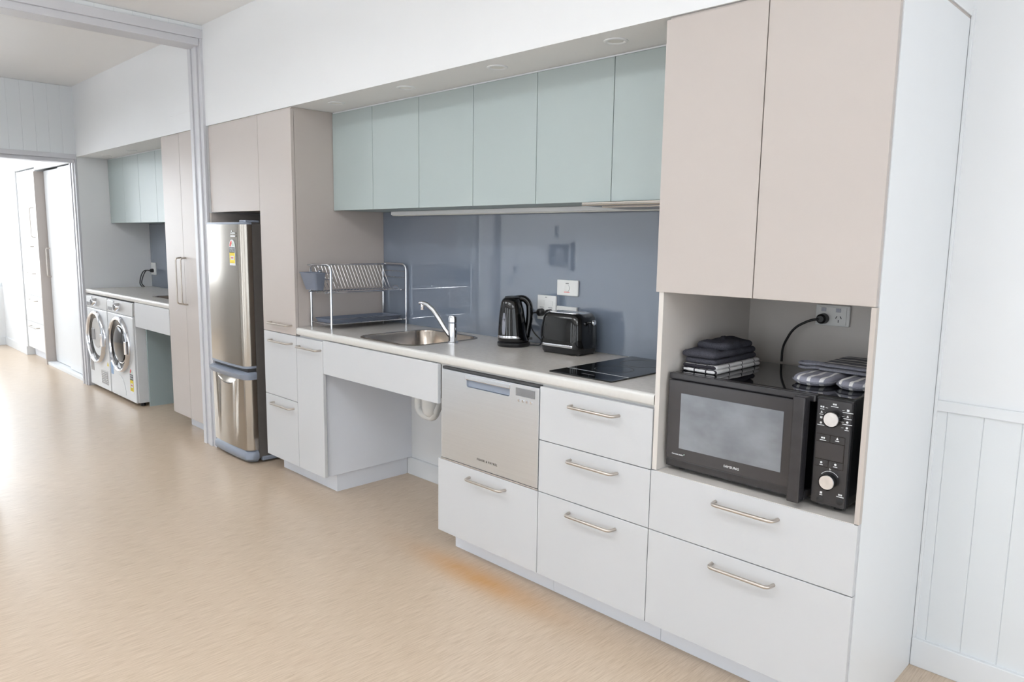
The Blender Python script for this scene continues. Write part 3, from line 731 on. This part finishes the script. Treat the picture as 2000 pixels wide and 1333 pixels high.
# ------------------------------------------------------------------ kettle
t = kettle_o = thing('kettle', 'glossy black electric kettle with chrome band and water gauge', 'kettle', (.022, .44, .9005), .785)
def kring(xl, xr, w, z, n=36, p=2.3):
    cx, a = (xl+xr)/2, (xr-xl)/2; out = []
    for k in range(n):
        th = 2*PI*k/n; c, s = math.cos(th), math.sin(th)
        out.append((cx+a*math.copysign(abs(c)**(2/p), c), w*math.copysign(abs(s)**(2/p), s), z))
    return out
obj('power_base', loft([kring(-.074, .074, .07, 0), kring(-.077, .077, .073, .004), kring(-.077, .077, .073, .017), kring(-.072, .072, .068, .021)]), 'black_plastic', t, True, local=True)
obj('body', loft([kring(-.071, .07, .066, .022), kring(-.075, .073, .069, .028), kring(-.0745, .064, .068, .045), kring(-.0735, .058, .067, .08), kring(-.071, .052, .0655, .13), kring(-.0665, .045, .061, .175), kring(-.061, .036, .055, .205), kring(-.054, .03, .048, .219), kring(-.044, .024, .038, .2265)]), 'black_gloss', t, True, local=True)
obj('chrome_band', loft([kring(-.0760, .0625, .0695, .0405), kring(-.0763, .0622, .07, .042), kring(-.0760, .0605, .0695, .050), kring(-.0755, .0602, .069, .0515)]), 'chrome', t, True, local=True)
obj('lid', loft([kring(-.046, .03, .041, .2255), kring(-.043, .028, .038, .2305), kring(-.03, .02, .025, .233)]), 'black_plastic', t, True, local=True)
obj('handle', tube(fillet([(.0, 0, .219), (.045, 0, .226), (.072, 0, .198), (.074, 0, .13), (.064, 0, .07), (.058, 0, .03)], .03, 5), .0155, 12), 'black_gloss', t, True, local=True)
# gauge on the front-left flank (towards -x -y of the local frame)
gb = bmesh.new()
rows = []
for z in [.058+.1*k/12 for k in range(13)]:
    f_ = min(1, math.sin(PI*(z-.05)/.116)**.35); ww = .011*f_
    row = []
    for s in (-1, 0, 1):
        a = math.radians(236)+s*ww/.07
        fz = (z-.045)/.135; xl = -.0745+.008*fz; xr = .064-.019*fz; w = .068-.007*fz; cx = (xl+xr)/2; aa = (xr-xl)/2
        c_, s_ = math.cos(a), math.sin(a)
        row.append(gb.verts.new((cx+(aa)*math.copysign(abs(c_)**(2/2.3), c_)+.002*c_, w*math.copysign(abs(s_)**(2/2.3), s_)+.002*s_, z)))
    rows.append(row)
for a, b_ in zip(rows, rows[1:]):
    for k in (0, 1): gb.faces.new((a[k], a[k+1], b_[k+1], b_[k]))
gb2 = bmesh.ops.solidify(gb, geom=list(gb.faces), thickness=.001)
obj('water_gauge', gb, 'gauge', t, True, local=True)
obj('switch', B(.066, .088, -.01, .01, .03, .042, .003), 'black_plastic', t, local=True)
# ------------------------------------------------------------------ toaster
TA = .06
t = toaster_o = thing('toaster', 'glossy black two slice toaster with chrome band', 'toaster', (.33, .478, .9005), TA)
def tring(hx, hy, r, z): return [(x, y, z*.955) for x, y in rrect(-hx+.008, hx-.008, -hy, hy, r, 7)]
obj('base', loft([tring(.112, .074, .04, .004), tring(.117, .079, .042, .012), tring(.119, .081, .044, .03)]), 'black_plastic', t, True, local=True)
obj('body', loft([tring(.12, .082, .044, .0305), tring(.121, .083, .044, .06), tring(.119, .0815, .044, .12), tring(.113, .076, .042, .165), tring(.106, .07, .04, .182), tring(.098, .062, .036, .188)]), 'black_gloss', t, 35, local=True)
bd = loft([tring(.1207, .0827, .0442, .034), tring(.1215, .0835, .0445, .0355), tring(.1215, .0835, .0445, .0445), tring(.1207, .0829, .0442, .046)])
dv = [v for v in bd.verts if v.co.x > .085 or v.co.y > .02]; bmesh.ops.delete(bd, geom=dv, context='VERTS')
obj('chrome_band', bd, 'chrome', t, True, local=True)
tp = boolean(loft([tring(.095, .059, .034, .1875), tring(.094, .058, .034, .1905)]), [B(-.07, .07, -.037, -.012, .16, .2), B(-.07, .07, .012, .037, .16, .2)])
tp_o = obj('top_plate', tp, 'chrome', t, local=True)
for s in (-1, 1): obj('slot', B(-.0695, .0695, s*.0245-.012, s*.0245+.012, .1795, .1799), 'black_plastic', tp_o, local=True)
lv = obj('lever', tube([(.1, -.0, .143), (.12, -.0, .143), (.13, -.0, .143)], [.004, .004, .004], 10), 'chrome', t, True, local=True)
obj('lever_knob', lathe([(0, -.008), (.009, -.008), (.0125, -.003), (.0125, .004), (.009, .008), (0, .009)], 20, 'x', (.13, 0, .143)), 'chrome', lv, True, local=True)
obj('lever_slot', B(.107, .1118, -.003, .003, .06, .14), 'black_plastic', t, local=True)
for x in (-.09, .09):
    for y in (-.05, .05): obj('foot', lathe([(0, 0), (.009, 0), (.009, .006), (0, .006)], 12, at=(x, y, -.0005)), 'black_plastic', t, local=True)

# power outlets on the splashback
def plate(name, lb, x0, x1, z0, z1, y=.5835, th=.011, bv=.003, grp=None, cat='outlet'):
    t = thing(name, lb, cat, ((x0+x1)/2, y, z0), group=grp)
    obj('plate', B(x0, x1, y-th, y, z0, z1, bv), 'outlet_white', t)
    return t
def plug(parent, x, y, z, name='plug'):
    return obj(name, lathe([(0, -.03), (.011, -.03), (.017, -.024), (.0185, -.004), (.0185, 0), (0, 0)], 20, 'y', (x, y, z)), 'black_plastic', parent, True)
t = plate('power_outlet', 'white double power outlet with two black plugs behind the toaster', .047, .163, 1.02, 1.1365)
y = .5725
for x in (.078, .132):
    r_ = obj('rocker_switch', B(x-.014, x+.014, y-.002, y, 1.088, 1.112, .0012), 'outlet_white', t)
    obj('switch_line', B(x-.013, x+.013, y-.0024, y-.0018, 1.0785, 1.0805), 'print_grey', t)
obj('print_mark', B(.096, .108, y-.0006, y+.001, 1.126, 1.129), 'print_grey', t)
t2 = plate('isolator_switch', 'white cooktop isolator switch, upper plate on the splashback', .169, .294, 1.1425, 1.2145)
obj('switch_dial', lathe([(.016, 0), (.016, -.003), (.0135, -.004), (0, -.004)], 24, 'y', (.231, y, 1.178), cap=False), 'outlet_white', t2, True)
obj('print_mark', B(.222, .24, y-.0006, y+.001, 1.197, 1.2005), 'print_grey', t2)
obj('red_mark', B(.212, .246, y-.0006, y+.001, 1.1575, 1.1605), 'sticker_red', t2)
t3 = plate('switch_plate', 'white low switch plate directly above the toaster', .168, .291, 1.02, 1.092)
obj('print_mark', B(.222, .236, y-.0006, y+.001, 1.072, 1.0755), 'print_grey', t3)
obj('rocker_switch', B(.218, .24, y-.002, y, 1.035, 1.06, .001), 'outlet_white', t3)
cb = obj('cord', tube(fillet([(.079, .545, 1.055), (.05, .535, 1.052), (.03, .53, 1.03), (.06, .53, .96), (.115, .535, .925), (.12, .52, .905), (.085, .5, .9045), (.07, .48, .9045)], .03, 5), .0032, 8), 'black_plastic', kettle_o, True); plug(cb, .079, .572, 1.055)
cb = obj('cord', tube(fillet([(.132, .545, 1.055), (.13, .53, 1.04), (.118, .53, .99), (.12, .52, .94), (.155, .535, .907), (.2, .545, .905), (.23, .54, .905)], .03, 5), .0032, 8), 'black_plastic', toaster_o, True); plug(cb, .132, .572, 1.055)

# ------------------------------------------------------------------ microwave
MX0, MX1, MZ0, MZ1 = 1.133, 1.714, .662, .974
t = microwave_o = thing('microwave', 'black microwave oven with two silver knobs in the cabinet niche', 'microwave', (1.42, .28, .647))
obj('body', B(MX0+.004, MX1-.004, .062, .49, MZ0+.002, MZ1, .006), 'black_gloss', t)
obj('base_front', B(MX0, 1.60, .042, .066, MZ0, .690, .004), 'black_satin', t)
obj('top_front', B(MX0, 1.612, .042, .066, .953, MZ1-.0005, .004), 'black_satin', t)
dr = obj('door', B(MX0+.006, 1.565, .032, .06, .6905, .9525, .003), 'black_door', t)
obj('window', B(1.187, 1.529, .0305, .034, .731, .913, .0008), 'mw_window', dr)
obj('lettering', text_front('SAMSUNG', .0108, 1.3740, .0312, 0.7090, 1.08), 'print_white', dr)
obj('lettering', text_front('Ceramic inside', .0072, 1.1830, .0312, 0.7100, .95), 'print_white', dr)
obj('leaf_mark', prism([(1.1830+q[0], 0.7100+q[1]) for q in ((.021, .001), (.0235, .004), (.027, .0045), (.025, .001))], .0312, .0322, 'xz'), 'sticker_green', dr)
hd = obj('handle', B(1.5665, 1.602, -.004, .034, .664, .970, .004), 'black_satin', dr)
cp = obj('control_panel', loft([[(x, .046, z) for x, z in rrect(1.616, MX1, MZ0+.002, .968, .006)], [(x, .043, z) for x, z in rrect(1.6185, MX1-.003, MZ0+.005, .9655, .005)]]+[]), 'black_satin', t)
obj('panel_frame', B(1.6145, MX1, .0462, .064, MZ0+.001, .9695, .002), 'black_plastic', cp)
for kx, kz in ((1.6655, .916), (1.666, .737)):
    kb = obj('knob', lathe([(.0, .020), (.0215, .02), (.0215, .006), (.0225, .0)], 30, 'y', (kx, .022, kz), cap=False), 'black_gloss', cp, True)
    obj('knob_face', lathe([(0, -.003), (.0195, -.003), (.021, -.001), (.021, .007)], 30, 'y', (kx, .023, kz), cap=False), 'knob_alu', kb, 30)
yy = .0424
def line(a, b_, w=.0009, bm=None):
    bm = bm or bmesh.new(); dx, dz = b_[0]-a[0], b_[1]-a[1]; L = math.hypot(dx, dz); nx, nz = -dz/L*w/2, dx/L*w/2
    return prism([(a[0]+nx, a[1]+nz), (a[0]-nx, a[1]-nz), (b_[0]-nx, b_[1]-nz), (b_[0]+nx, b_[1]+nz)], yy, yy+.001, 'xz', bm)
def icon(x, z, kind, bm, s=.0032):
    if kind == 0: B(x-s, x+s, yy, yy+.001, z-s*.9, z+s*.9, 0, bm)
    elif kind == 1: prism([(x+s*math.cos(a), z+s*math.sin(a)) for a in [2*PI*k/10 for k in range(10)]], yy, yy+.001, 'xz', bm)
    elif kind == 2: prism([(x-s, z-s*.8), (x+s, z-s*.8), (x+s*.5, z+s*.3), (x, z+s*1.2), (x-s*.5, z+s*.3)], yy, yy+.001, 'xz', bm)
    else:
        for q in (-1, 1): B(x+q*s*.9-s*.7, x+q*s*.9+s*.7, yy, yy+.001, z-s*.7, z+s*.7, 0, bm)
pm = bmesh.new()
for x, z, kd, ln, tick in ((1.6655, .9555, 3, 'Microwave', None), (1.702, .9445, 0, 'Power Defrost', 1), (1.702, .9275, 2, 'Convection', 1), (1.702, .9115, 1, 'Fast Preheat', 1), (1.702, .8955, 1, 'Combi', 1),
                           (1.632, .944, 3, 'Grill', -1), (1.631, .929, 2, 'Combi', -1), (1.631, .9135, 0, '', -1), (1.631, .8985, 1, 'Favourite', -1),
                           (1.640, .8565, 3, 'Slim Fry', None), (1.679, .8605, 2, 'Proof', None), (1.640, .7855, 1, 'Oven', None), (1.679, .7865, 1, 'Clock', None),
                           (1.6455, .6985, 0, '', None), (1.698, .704, 3, '', None)):
    icon(x, z, kd, pm)
    if ln:
        wl = .0011*len(ln)
        B(x-wl, x+wl, yy, yy+.001, z-.0075, z-.0058, 0, pm)
    if tick: line((x-tick*.009, z-.001), (x-tick*.0155, z-.0015), .0008, pm)
for x, z, wl in ((1.6455, .692, .004), (1.698, .698, .010)): B(x-wl, x+wl, yy, yy+.001, z-.001, z+.001, 0, pm)
for k in range(14):
    a0, a1 = math.radians(35+k*8), math.radians(35+(k+.8)*8)
    line((1.666+.0275*math.cos(a0), .737+.0275*math.sin(a0)), (1.666+.0275*math.cos(a1), .737+.0275*math.sin(a1)), .0012, pm)
text_front('h', .009, 1.666, yy, .7705, 1.0, pm)
obj('printed_symbols', pm, 'print_white', cp)
pm = bmesh.new()
for z in (.867, .846, .795, .774): line((1.622, z), (1.7, z), .0011, pm)
line((1.7, .867), (1.7, .774), .0011, pm); line((1.6595, .867), (1.6595, .846), .0014, pm); line((1.6595, .795), (1.6595, .774), .0014, pm)
obj('panel_lines', pm, 'black_gloss', cp)
obj('display', B(1.6225, 1.6985, .0415, .0432, .7965, .8445, .0004), 'display_grey' if False else 'black_door', cp)
for x, z in ((1.644, .677), (1.698, .684)):
    obj('button', lathe([(.0095, 0), (.0095, -.0015), (.0082, -.002), (0, -.002)], 22, 'y', (x, .0435, z), cap=False), 'black_plastic', cp, True)
for fx in (1.17, 1.68):
    for fy in (.09, .45): obj('foot', lathe([(0, 0), (.013, 0), (.013, .018), (0, .018)], 12, at=(fx, fy, .6472)), 'black_plastic', t)
# niche outlet and cord
t = plate('power_outlet', 'white double power outlet in the niche above the microwave', 1.376, 1.492, 1.114, 1.186, .5875, .012)
yo = .575
obj('inner_plate', B(1.386, 1.482, yo-.002, yo, 1.12, 1.18, .001), 'outlet_white', t)
for x in (1.405, 1.455): obj('rocker_switch', B(x-.008, x+.008, yo-.0045, yo-.002, 1.163, 1.176, .001), 'gauge', t)
for (x, z, a) in ((1.449, 1.145, .5), (1.464, 1.145, -.5), (1.4565, 1.132, 0)):
    s = B(-.0012, .0012, yo-.0026, yo-.0015, -.005, .005); s.transform(Matrix.Translation((x, 0, z)) @ Matrix.Rotation(a, 4, 'Y')); obj('socket_slot', s, 'print_dark', t)
cb = obj('cord', tube(fillet([(1.407, .548, 1.138), (1.375, .535, 1.132), (1.32, .53, 1.10), (1.285, .53, 1.03), (1.285, .53, .976)], .06, 8), .0042, 10), 'black_plastic', microwave_o, True); plug(cb, 1.407, .5725, 1.138)

# ------------------------------------------------------------------ cloths on the microwave
def soft_slab(x0, x1, y0, y1, z0, z1, r=.02, wob=.003, nx=26, ny=26, seed=0., fold=0.):
    """pillow-like folded cloth with rounded edges"""
    bm = bmesh.new(); rings = []
    hz = (z1-z0)/2; n = 8
    for k in range(n+1):
        a = -PI/2+PI*k/n; ins = hz*(1-math.cos(a)); z = (z0+z1)/2+hz*math.sin(a)
        pts = []
        P = rrect(x0+ins, x1-ins, y0+ins, y1-ins, max(r-ins*.3, .004), 6)
        dense = []
        for i, p in enumerate(P):
            q = P[(i+1) % len(P)]; L = math.hypot(q[0]-p[0], q[1]-p[1]); m_ = max(1, int(L/.012))
            for j in range(m_): dense.append((p[0]+(q[0]-p[0])*j/m_, p[1]+(q[1]-p[1])*j/m_))
        rings.append((dense, z, ins))
    N = min(len(d) for d, _, _ in rings)
    R = []
    for d, z, ins in rings:
        L = len(d)
        row = []
        for i in range(N):
            x, y = d[int(i*L/N)]
            w = wob*(math.sin(47*x+31*y+seed)+math.sin(83*y-29*x+2*seed))*.5
            row.append((x+w, y+w*.7, max(z0, z+w*.8*(z > z0+hz*.5)) if z > z0+1e-5 else z0))
        R.append(row)
    # fill the top with shrinking rings
    cx, cy = (x0+x1)/2, (y0+y1)/2
    for s in (.8, .55, .3, .08):
        R.append([(cx+(p[0]-cx)*s, cy+(p[1]-cy)*s, z1+wob*(math.sin(47*(cx+(p[0]-cx)*s)+31*p[1]+seed)+math.sin(70*(cy+(p[1]-cy)*s)+seed))*.8) for p in R[8]])
    return loft(R, bm)
ZM = MZ1+.0005
t = thing('tea_towel', 'white tea towel with dark check lines, folded on the microwave', 'towel', (1.2, .3, ZM))
obj('cloth', soft_slab(1.137, 1.268, .10, .41, ZM, ZM+.013, .012, .0012, seed=1.), 'towel_check', t, True)
obj('cloth', soft_slab(1.14, 1.266, .103, .407, ZM+.0135, ZM+.026, .012, .0012, seed=2.), 'towel_check', t, True)
t = thing('tea_towel', 'charcoal knitted cloth folded on top of the white tea towel', 'towel', (1.2, .3, ZM+.027))
obj('cloth', soft_slab(1.145, 1.262, .105, .39, ZM+.028, ZM+.046, .015, .0022, seed=3.), 'towel_dark', t, True)
obj('cloth', soft_slab(1.136, 1.262, .10, .385, ZM+.046, ZM+.070, .018, .0035, seed=4.), 'towel_dark', t, True)
obj('cloth', soft_slab(1.142, 1.258, .165, .385, ZM+.066, ZM+.092, .035, .0055, seed=5.), 'towel_dark', t, True)
def mitt(lb, x0, x1, y0, y1, z, seed):
    t = thing('oven_mitt', lb, 'oven mitt', ((x0+x1)/2, (y0+y1)/2, z), group='striped oven mitts on the microwave')
    o = obj('padding', soft_slab(x0, x1, y0, y1, z, z+.026, (x1-x0)*.48, .0016, seed=seed), 'mitt_stripe', t, True)
    P = rrect(x0-.0005, x1+.0005, y0-.0005, y1+.0005, (x1-x0)*.48, 8)
    obj('piping', tube([(p[0], p[1], z+.012) for p in P], .0028, 6, closed=True), 'mitt_trim', t, True)
mitt('striped grey oven mitt lying flat, left of the two under the pot holders', 1.478, 1.598, .15, .46, ZM, 1.)
mitt('striped grey oven mitt at the right edge under the pot holders', 1.608, 1.702, .165, .46, ZM, 2.)
for i, lb in enumerate(('lower striped grey square pot holder on the oven mitts', 'upper striped grey square pot holder on the oven mitts')):
    z = ZM+.0275+.0125*i
    t = thing('pot_holder', lb, 'pot holder', (1.6, .42, z), group='square pot holders on the oven mitts')
    x0, x1, y0, y1 = 1.512+.004*i, 1.702+.003*i, .285+.006*i, .51
    obj('padding', soft_slab(x0, x1, y0, y1, z, z+.0115, .02, .001, seed=6.+i), 'holder_stripe', t, True)
    P = rrect(x0, x1, y0, y1, .02, 5)
    obj('piping', tube([(p[0], p[1], z+.0055) for p in P], .0035, 6, closed=True), 'mitt_trim', t, True)
    lp = [(1.53, .30, z+.007), (1.505, .285, z+.008), (1.475, .275, z+.005), (1.445, .30, z+.004), (1.45, .325, z+.005), (1.49, .315, z+.008), (1.525, .31, z+.008)]
    obj('hanging_loop', tube(fillet(lp, .015, 3), .0042, 6), 'mitt_trim', t, True)

# ------------------------------------------------------------------ laundry beyond the opening
t = thing('laundry_cupboard', 'tall pale two door cupboard with long handles in the laundry', 'cupboard', (-2.76, .3, 0))
dark_body(-3.05, -2.47, ZK, ZT, t, material='beige')
obj('plinth', B(-3.0, -2.47, .104, .59, 0, ZK-.001), 'plinth_white', t)
obj('scribe', B(-3.05, -2.47, .004, .02, ZT, BH-.001), 'beige_edge', t)
front('door', -3.05, -2.732, ZK, ZT, 'beige', t, vbar_handle(-2.785, .92, 1.24))
front('door', -2.732, -2.462, ZK, ZT, 'beige', t, vbar_handle(-2.70, .92, 1.24))
bt = boolean(prism(poly, -5.055, -3.053, 'yz'), [B(-3.785, -3.2, .14, .5, .8, 1.)])
o = obj('laundry_bench_top', bt, 'bench', base=(-4.05, .3, .8625), smooth=True); tag(o, 'grey bench top over the washer and dryer', 'bench top')
obj('edge_band', prism([(y-.0006, z) for y, z in prof]+[(.0012, .868), (.004, .864), (.008, .864), (.0135, .893)], -5.055, -3.053, 'yz'), 'bench_edge', o, True)
t = thing('laundry_tub', 'steel laundry tub set in the bench beside the tall cupboard', 'sink', (-3.5, .3, .7))
obj('bowl', loft([ring(-3.795, -3.19, .13, .51, .05, .9003), ring(-3.792, -3.193, .133, .507, .05, .904), ring(-3.775, -3.21, .15, .49, .04, .902), ring(-3.765, -3.22, .16, .48, .04, .72), ring(-3.54, -3.5, .31, .33, .01, .715)], cap=False), 'steel_sink', t, 60)
t = thing('laundry_apron', 'pale fascia panel under the laundry bench beside the cupboard', 'panel', (-3.4, 0, .66))
obj('fascia', B(-3.772, -3.055, 0, .018, .668, .86, .0012), 'pale', t)
t = thing('laundry_divider_panel', 'blue-grey upright panel to the right of the washing machine', 'panel', (-3.81, .3, 0))
obj('panel', B(-3.822, -3.803, .09, .59, .0, .86, .001), 'teal_side', t)
LX = [-5.055, -4.645, -4.273, -3.88, -3.5, -3.055]
for i, (a, c, ds, lb) in enumerate(((LX[0], LX[2], LX[0:3], 'teal laundry wall cabinet against the far side wall'), (LX[2], LX[5], LX[2:6], 'teal laundry wall cabinet beside the tall cupboard'))):
    t = thing('wall_cabinet', lb, 'cabinet', ((a+c)/2, .42, 1.495), group='teal wall cabinets in the laundry')
    obj('body', B(a+.002, c-.001, YU+.019, .6, 1.5, ZU1-.003), 'teal_side', t)
    for d0, d1 in zip(ds, ds[1:]): front('door', d0, d1, 1.495, ZU1, 'teal', t, None, YU)
    obj('scribe', B(a, c, YU+.004, YU+.02, ZU1, BH-.001), 'trim_white', t)
o = obj('laundry_splashback', B(-5.055, -3.055, .584, .5995, .9005, 1.495, .0006), 'splash', base=(-4.05, .59, .9)); tag(o, 'dark blue-grey glass splashback above the laundry bench', 'splashback')
t = plate('power_outlet', 'white power outlet with black plug on the laundry splashback', -5.03, -4.92, 1.015, 1.13)
for x, lb in ((-4.74, 'white laundry soffit downlight nearest the far opening'), (-4.11, 'white laundry soffit downlight nearest the tall cupboard')): downlight(x, .15, BH, lb, 'downlights over the laundry bench')

def washer(name, lb, x0, x1, dryer):
    cx = (x0+x1)/2
    t = thing(name, lb, 'dryer' if dryer else 'washing machine', (cx, .3, 0))
    obj('body', B(x0, x1, .012, .57, .03, .848, .008), 'washer_white', t)
    obj('front_panel', B(x0+.004, x1-.004, -.002, .014, .03, .735, .006), 'washer_white', t)
    cpn = obj('control_panel', loft([[(x0+.004, .0, .74), (x1-.004, .0, .74), (x1-.004, .02, .74), (x0+.004, .02, .74)], [(x0+.004, .006, .845), (x1-.004, .006, .845), (x1-.004, .02, .845), (x0+.004, .02, .845)]]), 'washer_panel', t)
    obj('drawer_front', B(x0+.01, x0+.17, -.003, .01, .75, .838, .003), 'washer_white', cpn)
    obj('display', B(x0+.03, x0+.14, -.0045, -.002, .755, .785, .001), 'display_grey', cpn)
    obj('knob', lathe([(0, -.035), (.028, -.035), (.032, -.03), (.034, .004)], 24, 'y', (cx-.02, .0, .796), cap=False), 'chrome', cpn, True)
    obj('knob_centre', lathe([(0, -.037), (.024, -.037), (.024, -.03)], 20, 'y', (cx-.02, .0, .796), cap=False), 'black_plastic', cpn, True)
    R = .232; zc = .485
    dn = obj('door', lathe([(R+.006, .0), (R+.006, -.012), (R-.002, -.032), (R-.012, -.038), (R-.024, -.032), (R-.03, -.018), (R-.032, -.002)], 48, 'y', (cx, 0, zc), cap=False), 'chrome', t, True)
    if dryer:
        obj('door_glass', lathe([(R-.03, -.012), (R-.07, .004), (0, .008)], 40, 'y', (cx, -.003, zc), cap=False), 'porthole', dn, True)
        obj('inner_panel', prism([(cx-.02+.13*math.cos(a), zc+.035+.135*math.sin(a)) for a in [2*PI*k/28 for k in range(28)]], -.006, .0, 'xz'), 'washer_panel', dn)
        obj('door_recess', B(cx-.15, cx-.06, -.012, .0, zc-.03, zc+.07, .006), 'display_grey', dn)
        obj('vent_cover', B(cx+.05, cx+.22, -.005, .0, .075, .2, .002), 'washer_panel', t)
        for q in range(7): obj('vent_slat', B(cx+.06, cx+.21, -.008, -.004, .085+.016*q, .092+.016*q), 'display_grey', t)
        obj('sticker', B(x0+.04, x0+.13, -.0035, -.0015, .16, .26), 'display_grey', t)
        obj('warning_sticker', prism([(x1-.07, .25), (x1-.03, .25), (x1-.05, .285)], -.0035, -.0015, 'xz'), 'sticker_yellow', t)
    else:
        obj('door_glass', lathe([(R-.03, -.05), (R-.05, -.04), (R-.075, -.034), (R-.085, -.05), (R-.14, -.064), (0, -.068)], 40, 'y', (cx, .03, zc), cap=False), 'porthole', dn, True)
        obj('drum_rim', lathe([(R-.07, -.006), (R-.076, -.0085), (R-.082, -.006)], 40, 'y', (cx, -.004, zc), cap=False), 'drum_steel', dn, True)
        obj('filter_flap', prism(arc_poly(x0+.22, .06, .16, 0, PI, .0), -.005, .0, 'xz'), 'washer_white', t)
        energy_label(t, x1-.135, x1-.055, .10, .31, -.0025)
        obj('sticker', B(x0+.02, x0+.08, -.0035, -.0015, .2, .3), 'sticker_blue', t)
    if not dryer:
        for q in (0, .02):
            cb = obj('cord', tube(fillet([(-4.975, .545, 1.055), (-5.01, .5+q, 1.06), (-5.02, .47+q, 1.0), (-4.99-q, .45+q, .93), (-4.96, .46+q, .9045)], .04, 5), .005, 8), 'black_plastic', t, True)
        plug(cb, -4.975, .572, 1.055)
    ht = obj('latch', B(cx+R-.03, cx+R+.012, -.046, -.02, zc-.06, zc+.05, .006), 'chrome', dn)
    for fx in (x0+.05, x1-.05):
        for fy in (.06, .5): obj('foot', lathe([(0, 0), (.02, 0), (.02, .03), (0, .03)], 12, at=(fx, fy, 0)), 'black_plastic', t)
washer('clothes_dryer', 'white clothes dryer with pale round door, nearest the far opening', -5.045, -4.47, True)
washer('washing_machine', 'white washing machine with dark round door and energy label', -4.455, -3.832, False)

# ------------------------------------------------------------------ far room joinery
t = thing('wardrobe', 'white wardrobe with two sliding doors in the far room', 'wardrobe', (-5.9, .3, 0))
obj('end_panel', B(-6.59, -6.56, -.01, .6, 0, 2.03, .001), 'beige', t)
obj('top_fascia', B(-6.56, -5.205, -.0, .03, 2.04, BH-.001, .001), 'trim_white', t)
obj('track', B(-6.56, -5.205, .0, .12, 0, .03, .002), 'trim_white', t)
obj('body', B(-6.555, -5.205, .105, .6, .0, 2.04), 'trim_white', t)
d = obj('sliding_door', B(-6.555, -5.84, .08, .10, .035, 2.035, .002), 'trim_white', t)
obj('handle', vbar_handle(-6.5, .94, 1.24, .08), 'nickel', d, True)
d = obj('sliding_door', B(-5.9, -5.21, .05, .07, .035, 2.035, .002), 'trim_white', t)
obj('handle', vbar_handle(-5.3, .935, 1.245, .05), 'nickel', d, True)
t = thing('far_drawer_unit', 'white tall unit with one door above four drawers in the far room', 'cabinet', (-7.0, .3, 0))
obj('body', B(-7.41, -6.595, .03, .6, .1, 2.06), 'trim_white', t)
obj('plinth', B(-7.41, -6.595, .07, .6, 0, .099), 'plinth_white', t)
front('door', -7.4, -6.6, 1.3, 2.06, 'trim_white', t, vbar_handle(-6.75, 1.35, 1.66, .01), .01)
for z0, z1 in ((1.005, 1.3), (.71, 1.005), (.41, .71), (.105, .41)): front('drawer', -7.4, -6.6, z0, z1, 'trim_white', t, bar_handle(-7.2, -6.85, z1-.05, .01), .01)
